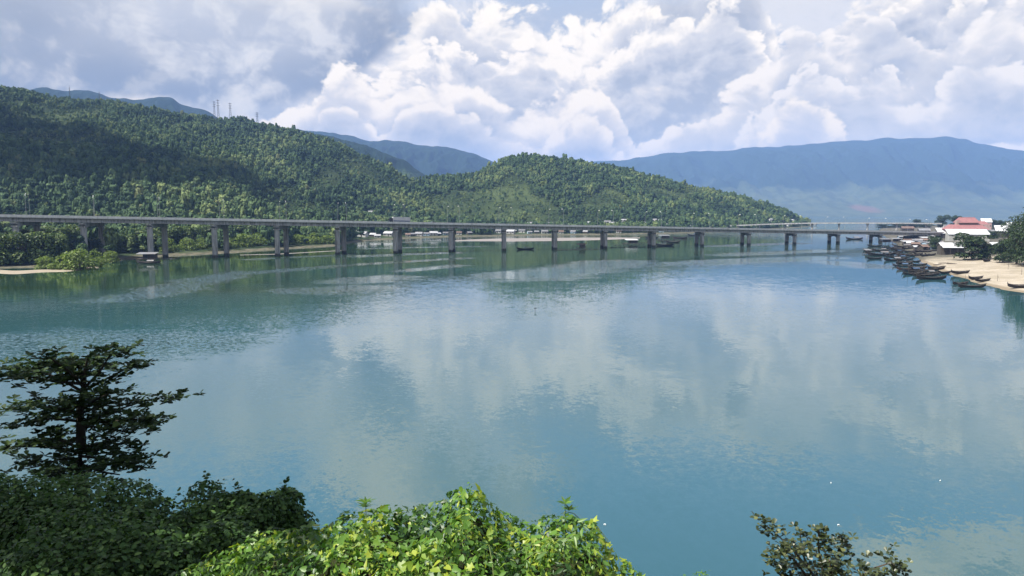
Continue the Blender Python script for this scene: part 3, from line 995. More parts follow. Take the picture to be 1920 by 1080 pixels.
t = empty('cargo_truck')
MB().box((0.9, 0, 2.35), (9.8, 2.45, 2.6)).build('cargo_box', WHITE, t)
MB().box((0.4, 0, 0.85), (11.4, 1.0, 0.3)).build('chassis', RUBBER, t)
st = MB(); st.box((0.9, -1.235, 1.45), (9.4, 0.02, 0.55)); st.box((0.9, 1.235, 1.45), (9.4, 0.02, 0.55)); st.build('side_stripe', TARP, t)
cb = MB(); cb.quad_box([(-6.2, -1.2, 0.55), (-4.2, -1.2, 0.55), (-4.2, 1.2, 0.55), (-6.2, 1.2, 0.55), (-5.9, -1.15, 3.1), (-4.2, -1.15, 3.1), (-4.2, 1.15, 3.1), (-5.9, 1.15, 3.1)])
cab = cb.build('cab', HULLB, t)
wn_ = MB(); wn_.quad_box([(-6.10, -1.05, 1.75), (-6.02, -1.05, 1.75), (-6.02, 1.05, 1.75), (-6.10, 1.05, 1.75), (-5.97, -1.0, 2.75), (-5.9, -1.0, 2.75), (-5.9, 1.0, 2.75), (-5.97, 1.0, 2.75)]); wn_.build('windscreen', GLASS, cab)
sw = MB(); sw.box((-5.1, -1.19, 2.2), (1.0, 0.05, 0.8)); sw.box((-5.1, 1.19, 2.2), (1.0, 0.05, 0.8)); sw.build('side_window', GLASS, cab)
MB().box((5.83, 0, 1.9), (0.06, 2.4, 1.2)).build('rear_door', RED, t)
for x_ in (-5.2, 2.6, 3.8):
    for y_ in (-1.0, 1.0): wheel(t, x_, y_, 0.5)
tag(t, 'long white cargo truck with dark cab driving across the road bridge', 'truck')
park(t, 751, 2.0)


def make_car(m):
    c = empty('car')
    b = MB()
    sec = [(-2.25, 0.45, 0.70, 0.72), (-2.1, 0.32, 0.82, 0.82), (-1.2, 0.28, 0.92, 0.86), (1.3, 0.28, 0.98, 0.86), (2.1, 0.32, 0.95, 0.84), (2.25, 0.5, 0.80, 0.76)]
    base = len(b.v)
    for x_, lo, hi, hw in sec:
        b.v += [(x_, -hw, lo), (x_, hw, lo), (x_, hw * 0.98, hi), (x_, -hw * 0.98, hi)]
    for i in range(len(sec) - 1):
        for j in range(4):
            j2 = (j + 1) % 4
            b.f.append((base + i * 4 + j, base + (i + 1) * 4 + j, base + (i + 1) * 4 + j2, base + i * 4 + j2))
    b.f.append((base, base + 1, base + 2, base + 3)); e_ = base + (len(sec) - 1) * 4; b.f.append((e_ + 3, e_ + 2, e_ + 1, e_))
    b.build('body', m, c)
    k = MB(); k.quad_box([(-1.15, -0.80, 0.93), (1.75, -0.80, 0.96), (1.75, 0.80, 0.96), (-1.15, 0.80, 0.93), (-0.45, -0.62, 1.46), (1.20, -0.62, 1.46), (1.20, 0.62, 1.46), (-0.45, 0.62, 1.46)])
    cb_ = k.build('cabin', GLASS, c)
    r = MB(); r.box((0.38, 0, 1.475), (1.66, 1.24, 0.04)); r.build('roof', m, cb_)
    for x_ in (-1.4, 1.4):
        for y_ in (-0.76, 0.76): wheel(c, x_, y_, 0.31, 0.31, 0.2)
    return c


for u, lane, lab, bk in ((815, 2.0, 'small white car on the road bridge a little ahead of the cargo truck', True), (1331, 5.0, 'white car on the road bridge above its fourteenth pier', False), (1361, 2.5, 'silver white car on the road bridge just past the fourteenth pier', False)):
    c = make_car(WHITE); tag(c, lab, 'car', 'cars on the road bridge'); park(c, u, lane, bk)

# ------------------------------------------------------------------ the second bridge, low across the lagoon mouth
rb = tag(empty('rail_bridge'), 'thin dark low bridge on single piers behind the road bridge', 'bridge')
fpts = [at_depth(1350, 423.0, 960), at_depth(1440, 419.2, 945), at_depth(1520, 417.2, 930), at_depth(1600, 417.0, 915), at_depth(1680, 417.3, 900), at_depth(1765, 418.0, 885)]
for a, b in zip(fpts[:-1], fpts[1:]):
    d = (b - a).normalized(); n_ = Vector((d.y, -d.x, 0)).normalized()
    m_ = MB(); P = []
    for h in (-1.5, -0.35):
        for q, s in ((a + d * 0.05, 3.2), (b - d * 0.05, 3.2), (b - d * 0.05, -3.2), (a + d * 0.05, -3.2)):
            P.append((q.x + n_.x * s, q.y + n_.y * s, q.z + h))
    m_.quad_box(P); m_.build('deck', CONC, rb)
    for s in (3.0, -3.0):
        m_ = MB()
        m_.tube([a + n_ * s, b + n_ * s], 0.07, 4)
        for i in range(14):
            q = a.lerp(b, (i + 0.5) / 14) + n_ * s
            m_.tube([q + Vector((0, 0, -0.4)), q], 0.05, 4)
        m_.build('railing', RAILM, rb)
for u in (1420, 1468, 1518, 1568, 1621, 1675, 1730):
    i = max(j for j in range(len(fpts)) if fpts[j].x / fpts[j].y <= sl(u)); i = min(i, len(fpts) - 2)
    a, b = fpts[i], fpts[i + 1]; s = sl(u)
    tt = (s * a.y - a.x) / ((b.x - a.x) - s * (b.y - a.y)); q = a + (b - a) * tt
    m_ = MB(); m_.tube([(q.x, q.y, -2), (q.x, q.y, q.z - 2.7)], 1.1, 10)
    m_.prism([(-2.8, -1.52), (2.8, -1.52), (2.8, -1.9), (1.2, -2.8), (-1.2, -2.8), (-2.8, -1.9)], (0.15, 1, 0), None, (q.x - 0.9, q.y, q.z), (q.x + 0.9, q.y, q.z))
    m_.build('pier', CONC, rb)

# ------------------------------------------------------------------ the sand spit with the fishing village
EDGE = [(2300, 610), (2100, 578), (1990, 561), (1920, 549), (1880, 543), (1840, 532), (1800, 521), (1775, 512), (1745, 500), (1728, 490), (1716, 481), (1706, 474), (1696, 467), (1684, 460), (1672, 453), (1662, 446), (1652, 438), (1648, 431), (1660, 424), (1690, 419), (1735, 415)]
ep = [on_plane(u, v) for u, v in EDGE]
E_Y = [p.y for p in ep]; E_X = [p.x for p in ep]


def spit_h(x, y):
    x = np.asarray(x, float); y = np.asarray(y, float)
    xe = np.interp(y, E_Y, E_X) + (fbm(y / 14, y * 0 + 3.3, 17, 3) - 0.5) * 5
    d = x - xe
    z = np.where(d < 0, d * 0.10, 0.55 * smooth(d, 0, 5) + 1.4 * smooth(d, 4, 40) + 1.2 * smooth(d, 40, 120))
    z = z + (fbm(x / 6, y / 6, 9, 3) - 0.5) * 0.5 * smooth(d, 4, 20) + (fbm(x / 22, y / 22, 19, 3) - 0.5) * 0.9 * smooth(d, 8, 40)
    far = smooth(y, 1500, 1150)
    return np.maximum(z, -2.0) * far - 0.6 * (1 - far)


def sand_build(gg):
    p = pos(gg); x, y, z = gg.sep(p)
    n = gg.noise(p, 0.10, 5.0, 0.6); f = gg.noise(p, 0.8, 5.0, 0.65)
    c = gg.mix(gg.ss(n, 0.3, 0.7), (0.23, 0.20, 0.15), (0.33, 0.29, 0.235))
    c = gg.mix(gg.ss(f, 0.48, 0.66) * 0.6, c, (0.15, 0.125, 0.09))
    c = gg.mix(gg.ss(gg.noise(gg.v('MULTIPLY', p, (0.12, 0.35, 0.1)), 1.0, 5.0, 0.65), 0.56, 0.66) * gg.ss(y * 0.01, 2.75, 3.05) * 0.7, c, (0.10, 0.08, 0.055))
    wet = gg.ss(z + (f - 0.5) * 0.15, 0.42, 0.18)
    c = gg.mix(wet, c, (0.17, 0.14, 0.10))
    veg = gg.ss(y * 0.01 + (n - 0.5) * 1.4, 3.3, 3.7)
    c = gg.mix(veg * 0.85, c, (0.045, 0.045, 0.034))
    bn = gg.n('ShaderNodeBump'); bn.inputs['Strength'].default_value = 0.5; bn.inputs['Distance'].default_value = 0.3
    gg.put(bn.inputs['Height'], gg.noise(p, 0.6, 5.0, 0.65))
    return principled(gg, c, 0.95, 0.1, S(gg, bn.outputs[0]))


ys_ = np.concatenate([np.linspace(150, 420, 110), np.linspace(425, 1500, 90)])
os_ = np.concatenate([np.linspace(-16, 60, 60), np.linspace(63, 200, 24), np.linspace(215, 1200, 16)])
YY, OO = np.meshgrid(ys_, os_, indexing='ij')
XX = np.interp(YY, E_Y, E_X) + OO
ZZ = spit_h(XX, YY)
n1 = len(os_)
FF = np.array([(j * n1 + i, j * n1 + i + 1, (j + 1) * n1 + i + 1, (j + 1) * n1 + i) for j in range(len(ys_) - 1) for i in range(n1 - 1)])
tag(link('beach', mesh_np('beach', np.stack([XX.ravel(), YY.ravel(), ZZ.ravel()], 1), FF, mat('beach_sand', sand_build), True)), 'pale sandy spit with the fishing village on it', kind='structure')


def spit_pt(u, v, z=2.4):
    p = on_plane(u, v, z)
    for _ in range(6):
        zz = float(spit_h(np.array([p.x]), np.array([p.y]))[0]); p = on_plane(u, v, max(zz, 0.0))
    return p


# sand bar on the left shore
bar = []
NB = 46
for i in range(NB):
    t_ = i / (NB - 1)
    u = -160 + t_ * 345
    wv = (7.5 * (1 - t_) ** 0.6 + 0.4)
    vc = 511 - 8.0 * smooth(np.array(u), 60, 190) + 1.2 * math.sin(u * 0.06)
    a, b = on_plane(u, vc + wv * 0.55), on_plane(u, vc - wv * 0.9)
    bar.append((a, a.lerp(b, 0.35), a.lerp(b, 0.7), b))
v_, f_ = [], []
for i, q in enumerate(bar):
    for k, p in enumerate(q): v_.append((p.x, p.y, (-0.12, 0.22, 0.30, 0.05)[k]))
for i in range(NB - 1):
    for k in range(3): f_.append((i * 4 + k, i * 4 + 4 + k, i * 4 + 5 + k, i * 4 + 1 + k))
SANDB = worn('shoal_sand', (0.22, 0.19, 0.145), 0.2, 0.3, 0.95, 0.1, (0.22, 0.18, 0.13), 0.4, world_space=True)
tag(link('sand_bar', mesh_np('sand_bar', v_, f_, SANDB, True)), 'low sand bar along the mangrove shore', kind='structure')


def shoal(pts, name='sand_bar', label=''):
    """thin bank just out of the water: list of (u, v_front, v_back)"""
    v_, f_ = [], []
    for u, va, vb in pts:
        a, b = on_plane(u, va), on_plane(u, vb)
        for k, (t_, z_) in enumerate(((0, -0.08), (0.3, 0.10), (0.7, 0.12), (1, -0.08))):
            p = a.lerp(b, t_); v_.append((p.x, p.y, z_))
    for i in range(len(pts) - 1):
        for k in range(3): f_.append((i * 4 + k, i * 4 + 4 + k, i * 4 + 5 + k, i * 4 + 1 + k))
    tag(link(name, mesh_np(name, v_, f_, MUD, True)), label, kind='structure')


MUD = worn('pale_mud', (0.17, 0.155, 0.145), 0.2, 0.05, 0.9, 0.2, (0.22, 0.20, 0.18), 0.4, world_space=True)
shoal([(845, 452, 451.4), (900, 453.2, 447.5), (960, 454, 446), (1030, 453.4, 445), (1090, 452, 444.6), (1150, 450, 444.5), (1200, 447, 445)], label='pale mud flat off the far village')
shoal([(450, 478.4, 478), (520, 477, 476), (590, 473, 472), (640, 470, 469.5)], label='narrow mud flat between the left bridge piers')

# ------------------------------------------------------------------ houses
def make_house(w, d, h, rise, wallm, roofm, name='house', windows=2, over=0.45, shed=False, porch=False):
    """front faces -Y; parts: walls, roof (> ridge_cap), door (> door_frame), windows (> window_frame)"""
    r = empty(name)
    m = MB()
    x, y = w / 2, d / 2
    if shed:
        m.quad_box([(-x, -y, -1.5), (x, -y, -1.5), (x, y, -1.5), (-x, y, -1.5), (-x, -y, h), (x, -y, h), (x, y, h + rise), (-x, y, h + rise)])
    else:
        b = len(m.v)
        m.v += [(-x, -y, -1.5), (x, -y, -1.5), (x, y, -1.5), (-x, y, -1.5), (-x, -y, h), (x, -y, h), (x, y, h), (-x, y, h), (-x, 0, h + rise), (x, 0, h + rise)]
        m.f += [(b, b + 1, b + 5, b + 4), (b + 2, b + 3, b + 7, b + 6), (b + 1, b + 2, b + 6, b + 9, b + 5), (b + 3, b, b + 4, b + 8, b + 7)]
    m.build('walls', wallm, r)
    m = MB(); th = 0.10
    k = rise / (d if shed else y)
    def sheet(y0, z0_, y1, z1_, n=max(4, int(w / 1.2))):
        for i in range(n):                              # overlapping roof sheets
            xa, xb = -x - over + (w + 2 * over) * i / n, -x - over + (w + 2 * over) * (i + 1) / n + 0.05
            lift = 0.03 * (i % 2)
            m.quad_box([(xa, y0, z0_ + 0.02 + lift), (xb, y0, z0_ + 0.02 + lift), (xb, y1, z1_ + 0.02 + lift), (xa, y1, z1_ + 0.02 + lift), (xa, y0, z0_ + th + lift), (xb, y0, z0_ + th + lift), (xb, y1, z1_ + th + lift), (xa, y1, z1_ + th + lift)])
    if shed:
        sheet(-y - over, h - over * k, y + over, h + rise + over * k)
        m.build('roof', roofm, r)
    else:
        sheet(-y - over, h - over * k, 0.0, h + rise)
        sheet(0.0, h + rise, y + over, h - over * k)
        ro = m.build('roof', roofm, r)
        MB().tube([(-x - over - 0.05, 0, h + rise + 0.10), (x + over + 0.05, 0, h + rise + 0.10)], 0.14, 6).build('ridge_cap', roofm, ro)
    dh = min(2.1, h * 0.8)
    dr = MB().box((0.12 * w, -y - 0.02, dh / 2), (0.9, 0.05, dh)).build('door', DARKW, r)
    fr_ = MB(); fr_.box((0.12 * w - 0.5, -y - 0.03, dh / 2), (0.1, 0.08, dh)); fr_.box((0.12 * w + 0.5, -y - 0.03, dh / 2), (0.1, 0.08, dh)); fr_.box((0.12 * w, -y - 0.03, dh + 0.05), (1.1, 0.08, 0.1)); fr_.build('door_frame', GUNW, dr)
    for i in range(windows):
        wx = (-0.32, 0.38, -0.08, 0.2)[i] * w
        wo = MB().box((wx, -y - 0.015, h * 0.58), (1.0, 0.04, 0.95)).build('window', GLASS, r)
        q = MB()
        for sx in (-0.54, 0.0, 0.54): q.box((wx + sx, -y - 0.03, h * 0.58), (0.08, 0.07, 1.05))
        for sz in (-0.52, 0.52): q.box((wx, -y - 0.033, h * 0.58 + sz), (1.16, 0.07, 0.08))
        q.build('window_frame', GUNW, wo)
    if porch:
        q = MB(); q.quad_box([(-x, -y - 2.2, h * 0.78), (x, -y - 2.2, h * 0.78), (x, -y - 0.02, h * 0.97), (-x, -y - 0.02, h * 0.97), (-x, -y - 2.2, h * 0.78 + 0.07), (x, -y - 2.2, h * 0.78 + 0.07), (x, -y - 0.02, h * 0.97 + 0.07), (-x, -y - 0.02, h * 0.97 + 0.07)])
        q.build('awning', roofm, r)
        for sx in (-0.95, -0.32, 0.32, 0.95):
            MB().tube([(sx * x, -y - 2.05, -0.8), (sx * x, -y - 2.05, h * 0.78)], 0.08, 6).build('post', WOOD, r)
    return r


PROTOS = [make_house(7.5, 5.5, 2.7, 1.5, WALL, TINF), make_house(6.0, 5.0, 2.5, 1.3, DARKW, TINF, windows=1), make_house(9.5, 6.0, 2.8, 1.6, WALL, TINF), make_house(7.0, 5.0, 2.6, 1.3, BLUEW, TING), make_house(6.5, 5.5, 2.7, 1.4, WALL, TINR), make_house(5.5, 5.0, 4.6, 1.1, WALL, TINF)]
ROOFW = ['pale', 'pale', 'pale', 'grey', 'rusty', 'pale']
WALLW = ['plaster', 'dark plank', 'wide grey', 'blue grey', 'plaster', 'tall grey']
used = [False] * len(PROTOS)
# (column, row of the wall foot, kind, scale)
FAR = [(366, 427, 2, 1.25), (452, 427, 0, 1.0), (498, 432, 5, 0.8), (583, 437, 0, 1.0), (600, 431, 5, 1.0), (656, 443, 2, 1.3), (678, 444, 2, 1.2), (700, 444, 1, 1.0), (708, 446, 0, 0.8), (729, 443, 0, 1.2),
       (762, 433, 2, 0.9), (773, 443, 1, 0.9), (786, 444, 0, 1.0), (800, 445, 3, 0.9), (813, 444, 0, 1.1), (822, 446, 1, 0.8), (765, 446, 4, 0.8), (836, 444, 3, 0.9), (698, 402, 2, 1.0),
       (861, 443, 4, 0.9), (880, 442, 1, 0.9), (909, 434, 0, 0.9), (920, 434, 5, 0.8), (932, 437, 2, 1.0), (958, 439, 0, 1.2), (965, 436, 1, 0.8), (979, 436, 0, 1.0), (993, 439, 3, 0.8), (1006, 439, 1, 0.9), (1021, 439, 0, 1.0), (1052, 439, 4, 0.9), (1075, 438, 3, 0.9), (1098, 438, 1, 0.9),
       (994, 423, 0, 1.1), (1030, 424, 3, 1.3), (1068, 425, 2, 1.0), (1107, 421, 0, 1.0), (1139, 419, 2, 0.9), (1150, 423, 2, 1.1), (1168, 417, 5, 0.8), (1176, 417, 5, 0.8), (1199, 424, 2, 1.5), (1228, 417, 5, 0.9), (1237, 417, 5, 0.8), (1249, 425, 0, 1.0), (1288, 427, 0, 1.2), (1160, 437, 4, 0.9), (1190, 437, 1, 0.9), (1240, 436, 3, 0.9),
       (1396, 421, 2, 0.9), (1445, 416, 5, 1.0), (1475, 423, 0, 1.0), (1483, 415.5, 0, 1.0), (1489, 415.5, 2, 0.8), (1526, 414, 2, 1.2), (1320, 428, 1, 1.0)]
spots = []
for u, v, kd_, sc in FAR:
    p = land_at_pixel(u, v)
    # keep feet on dry land
    while GROUND_AT(p.x, p.y) < 1.3 and p.y < 1400:
        p = Vector((p.x * (1 + 4 / p.y), p.y + 4, 0)); p.z = GROUND_AT(p.x, p.y)
    spots.append((u, v, kd_, sc, p))
    CLEAR.append((p.x, p.y, 9.0 * sc))
bays = {}
for i, q in enumerate(spots):
    k = sum(1 for c in UC if c <= q[0]) - 1
    bays.setdefault(k, []).append(i)
for k, ids in bays.items():
    ids.sort(key=lambda i: spots[i][0])
    for j, i in enumerate(ids):
        u, v, kd_, sc, p = spots[i]
        o = PROTOS[kd_] if not used[kd_] else copy_tree(PROTOS[kd_]); used[kd_] = True
        o.location = (p.x, p.y, p.z); o.scale = (sc * 0.85,) * 3
        o.rotation_euler = (0, 0, random.uniform(-0.5, 0.5) - p.x / p.y)
        if v < 410: lab = 'lone pale roofed house high among the trees above the bridge'
        else:
            where = f'between {ORD[k - 1]} and {ORD[k]} bridge piers'
            cnt = '' if len(ids) == 1 else f', {ORD[j + 1]} of {NUM[len(ids)]}'
            lab = f'{ROOFW[kd_]}-roofed {WALLW[kd_]} house on far bank{cnt} {where}'
        tag(o, lab, 'house', 'houses of the village on the far bank')
for i, uflag in enumerate(used):
    if not uflag:
        for c in list(PROTOS[i].children_recursive) + [PROTOS[i]]: bpy.data.objects.remove(c)

# --- the village on the spit
def put(o, p, rz, label, cat='house', group='houses of the village on the spit', sc=1.0):
    o.location = p; o.rotation_euler = (0, 0, rz); o.scale = (sc,) * 3
    return tag(o, label, cat, group)


def px(p, n): return n / F * p.y              # picture pixels to metres at a point


# red roofed two-tier hall
p = spit_pt(1808, 447); p.z = float(spit_h(np.array([p.x]), np.array([p.y]))[0])
hall = empty('temple_hall')
u_ = px(p, 1.0)
zt = lambda v: at_depth(1808, v, p.y).z - p.z     # height of a picture row above the hall's foot
def hip(m, w, d, z0_, z1_, rw, rd, cx=0.0, cy=0.0, th=0.25):
    m.quad_box([(cx - w / 2, cy - d / 2, z0_), (cx + w / 2, cy - d / 2, z0_), (cx + w / 2, cy + d / 2, z0_), (cx - w / 2, cy + d / 2, z0_), (cx - rw / 2, cy - rd / 2, z1_), (cx + rw / 2, cy - rd / 2, z1_), (cx + rw / 2, cy + rd / 2, z1_), (cx - rw / 2, cy + rd / 2, z1_)])
MB().box((0, 0, zt(430) / 2 - 0.6), (60 * u_, 16, zt(430) + 1.1)).build('walls', PINK, hall)
m = MB(); hip(m, 66 * u_, 19, zt(430), zt(421), 48 * u_, 9); lr = m.build('lower_roof', REDT, hall)
MB().box((2 * u_, 0, (zt(421) + zt(417)) / 2), (34 * u_, 8, zt(417) - zt(421) + 0.05)).build('upper_walls', PINK, hall)
m = MB(); hip(m, 38 * u_, 11, zt(417.5), zt(408), 28 * u_, 0.8, 2 * u_); ur = m.build('upper_roof', REDT, hall)
MB().tube([(-12 * u_, 0, zt(408) + 0.1), (16 * u_, 0, zt(408) + 0.1)], 0.25, 6).build('ridge_cap', REDT, ur)
m = MB(); hip(m, 16 * u_, 9, zt(420.5), zt(414.5), 10 * u_, 0.8, 30 * u_, 1.0); m.build('side_roof', REDT, hall)
MB().box((-17 * u_, -3, (zt(425) + zt(413)) / 2), (6 * u_, 3, zt(413) - zt(425))).build('turret', PINK, hall)
for i in range(9):
    wx = (-26 + i * 6.5) * u_
    wo = MB().box((wx, -8.03, zt(436)), (2.3 * u_, 0.08, 1.7)).build('window', GLASS, hall)
    q = MB(); q.box((wx, -8.05, zt(436) + 0.92), (2.9 * u_, 0.14, 0.16)); q.box((wx, -8.05, zt(436) - 0.92), (2.9 * u_, 0.14, 0.16)); q.build('window_frame', WHITE, wo)
put(hall, p, -0.12, 'large pink hall with two tiers of faded red tiled roof', 'hall', None)


def spit_house(u0, u1, v_eave, v_foot, v_top, wallm, roofm, label, depth=8.0, shed=False, rz=None, porch=False, windows=2, name='house'):
    uc = (u0 + u1) / 2
    p = spit_pt(uc, v_foot)
    w = px(p, u1 - u0) - 0.9
    h = at_depth(uc, v_eave, p.y).z - p.z
    rise = max(0.5, at_depth(uc, v_top, p.y + depth / 2).z - p.z - h)
    o = make_house(w, depth, h, rise, wallm, roofm, name, windows, 0.45, shed, porch)
    q = p.copy(); q.y += depth / 2; q.x *= q.y / p.y
    return put(o, q, -math.atan2(p.x, p.y) * 0.5 if rz is None else rz, label)


spit_house(1778, 1848, 439.5, 453, 430.5, WALL, TINW, 'long grey walled house with bright white roof before the red hall', 9, True)
spit_house(1757, 1786, 437.5, 447, 428, DARKW, TINW, 'house with slanting white roof where the road bridge meets the village', 9, True)
spit_house(1779, 1789, 440, 446, 435, WHITE, WHITE, 'small white block house tucked beside the long white roof', 4, True, windows=1)
spit_house(1761, 1803, 461, 476.5, 455.5, DARKW, TINW, 'dark plank boathouse with pale tin roof at the head of the beach', 8, False, porch=True)
spit_house(1864, 1889, 433, 446, 423, DARKW, WHITE, 'white gabled house beside the big dark trees', 10, False)
spit_house(1858, 1874, 459, 465, 455, DARKW, TINW, 'low white roofed shed behind the layered beach tree', 5, True, windows=1)
spit_house(1838, 1856, 416, 434, 410, PINK, WHITE, 'white roofed house just past the red hall', 8, False)
spit_house(1886, 1897, 423, 436, 417, WALL, WHITE, 'tiny white house partly hidden behind the gabled house', 7, False, windows=1)
spit_house(1899, 1913, 422, 436, 416.5, WALL, TINW, 'pale house at the far edge of the village by the dark trees', 8, False)
spit_house(1744, 1762, 450.5, 457, 447.5, BLUEW, TINW, 'low hut with pale roof beside the bridge end', 5, True, windows=1)
spit_house(1768, 1778, 425, 436, 421.5, WALL, TING, 'small grey roofed house between bridge end and red hall', 6, False, windows=1)
spit_house(1845, 1864, 436, 446, 431, WALL, TING, 'grey roofed house between the long white roof and the gabled house', 8, False)
spit_house(1722, 1742, 432, 440, 428.5, DARKW, TING, 'dark hut with grey roof in the shade beyond the bridge', 6, False, windows=1)
spit_house(1690, 1712, 428, 434, 424.5, DARKW, TINR, 'rusty roofed shed behind the far end of the bridge', 7, False, windows=1)


# shacks crowded between the boats and the bridge end
SK = [make_house(4.6, 3.8, 2.1, 0.9, DARKW, TINR, 'shack', 1, 0.35), make_house(5.2, 4.0, 2.2, 1.0, DARKW, TING, 'shack', 1, 0.35), make_house(4.2, 3.6, 2.1, 0.7, WOOD, TINW, 'shack', 1, 0.35, True), make_house(5.6, 4.2, 2.3, 0.9, BLUEW, TING, 'shack', 1, 0.35)]
SKW = ['rusty roofed plank', 'grey roofed plank', 'pale lean-to', 'blue walled']
sku = [False] * 4
for row, (v0, ua, ub, cnt_) in enumerate([(469, 1722, 1764, 5), (462, 1706, 1760, 6), (456, 1700, 1756, 6), (449, 1692, 1742, 6), (441, 1684, 1752, 7)]):
    for j in range(cnt_):
        u = ua + (ub - ua) * j / (cnt_ - 1) + random.uniform(-2, 2); v = v0 + random.uniform(-1.5, 1.5)
        p = spit_pt(u, v)
        k = random.randrange(4)
        o = SK[k] if not sku[k] else copy_tree(SK[k]); sku[k] = True
        put(o, p, random.uniform(-0.6, 0.4), f'{SKW[k]} shack, {ORD[j + 1]} in the {ORD[row + 1]} row behind the moored boats', 'shack', 'shacks behind the moored boats', random.uniform(0.85, 1.15))
for i in range(4):
    if not sku[i]:
        for c in list(SK[i].children_recursive) + [SK[i]]: bpy.data.objects.remove(c)

# ------------------------------------------------------------------ stilt huts and rafts on the water
def stilt_hut(u, v, w, h, label, roofm=TINW, depth=3.5, stilts=1.4):
    p = on_plane(u, v)
    r = empty('stilt_hut', p, 0.1)
    x, y = w / 2, depth / 2
    MB().box((0, 0, stilts), (w + 1.2, depth + 1.0, 0.16)).build('platform', WOOD, r)
    for sx in (-1, -0.33, 0.33, 1):
        for sy in (-1, 1): MB().tube([(sx * (x + 0.4), sy * (y + 0.3), -1.5), (sx * (x + 0.4), sy * (y + 0.3), stilts)], 0.09, 5).build('stilt', WOOD, r)
    MB().box((0.15 * w, 0.2, stilts + 0.08 + h / 2), (w * 0.7, depth * 0.8, h)).build('walls', DARKW, r)
    q = MB(); zz = stilts + h + 0.1
    q.quad_box([(-x - 0.5, -y - 0.5, zz - 0.1), (x + 0.5, -y - 0.5, zz - 0.1), (x + 0.5, y + 0.5, zz + 0.5), (-x - 0.5, y + 0.5, zz + 0.5), (-x - 0.5, -y - 0.5, zz), (x + 0.5, -y - 0.5, zz), (x + 0.5, y + 0.5, zz + 0.6), (-x - 0.5, y + 0.5, zz + 0.6)])
    q.build('roof', roofm, r)
    MB().box((0.0, -0.4 * depth, stilts + 1.0), (0.8, 0.06, 1.8)).build('door', GLASS, r)
    return tag(r, label, 'hut', 'stilt huts on the water')


stilt_hut(277, 490, 7.6, 2.2, 'dark stilt hut in the water before the third bridge pier', TING, 4.0, 1.2)
stilt_hut(1090, 467, 4.6, 2.0, 'small dark stilt hut alone between the tenth and eleventh bridge piers', TINR, 3.5, 0.8)
stilt_hut(1184, 458, 8.0, 2.2, 'white roofed stilt hut among the fish rafts between the eleventh and twelfth bridge piers', TINW, 5.0, 0.8)
stilt_hut(1245, 449, 8.0, 2.4, 'dark stilt hut beyond the fish rafts just past the twelfth bridge pier', TING, 5.0, 0.8)
stilt_hut(1701, 462, 7.0, 2.0, 'hut with bright pale roof over the moored boats', TINW, 4.0, 1.2)
stilt_hut(1680, 456, 6.0, 2.0, 'hut with low grey roof behind the moored boats', TING, 4.0, 1.2)
stilt_hut(1660, 457, 6.5, 2.0, 'outermost hut with grey roof at the mooring', TING, 4.0, 1.2)
stilt_hut(1626, 477, 2.6, 1.6, 'tiny dark hut on posts at the tip of the mooring', TING, 2.6, 0.6)
stilt_hut(1735, 455, 7.0, 2.2, 'dark hut with pale roof where boats crowd under the bridge', TINW, 4.0, 1.5)


def raft(pts, label, v_w=1.4, name='fish_raft'):
    """line of planks and floats through picture points on the water"""
    P = [on_plane(u, v) for u, v in pts]
    r = empty(name, P[0])
    for i in range(len(P) - 1):
        a, b = P[i] - P[0], P[i + 1] - P[0]
        L = (b - a).length; ang = math.atan2(b.y - a.y, b.x - a.x); c = (a + b) / 2
        for off in (-v_w / 2, v_w / 2):
            MB().box((c.x - math.sin(ang) * off, c.y + math.cos(ang) * off, 0.22), (L, 0.3, 0.10), ang).build('plank', WOOD, r)
        n = max(2, int(L / 3.0))
        for k in range(n):
            q = a.lerp(b, (k + 0.5) / n)
            MB().tube([(q.x - 0.4, q.y, 0.08), (q.x + 0.4, q.y, 0.08)], 0.26, 6).build('float', HULLB if k % 2 else RUBBER, r)
        for k in range(max(1, int(L / 7))):
            q = a.lerp(b, (k + 0.3) / max(1, int(L / 7)))
            MB().tube([(q.x, q.y + 0.2, -1), (q.x, q.y + 0.2, 1.2 + 0.5 * random.random())], 0.05, 4).build('post', WOOD, r)
    return tag(r, label, 'raft', 'fish rafts and jetties')


raft([(198, 489), (225, 487), (262, 486)], 'plank jetty from the mangroves to the dark stilt hut')
raft([(294, 486), (330, 485.5)], 'short plank jetty beyond the dark stilt hut')
raft([(1042, 469.5), (1075, 468.5), (1128, 467.5)], 'thin plank raft holding the lone stilt hut')
raft([(1142, 464.5), (1175, 463.5), (1213, 463)], 'front fish raft beside the eleventh bridge pier')
raft([(1150, 460), (1210, 459)], 'middle fish raft beneath the white roofed stilt hut')
raft([(1165, 457), (1222, 455)], 'rear fish raft behind the white roofed stilt hut')
raft([(1232, 452), (1290, 450)], 'fish raft under the bridge past the twelfth pier')
raft([(1240, 446), (1310, 444)], 'farthest fish raft before the far bank')


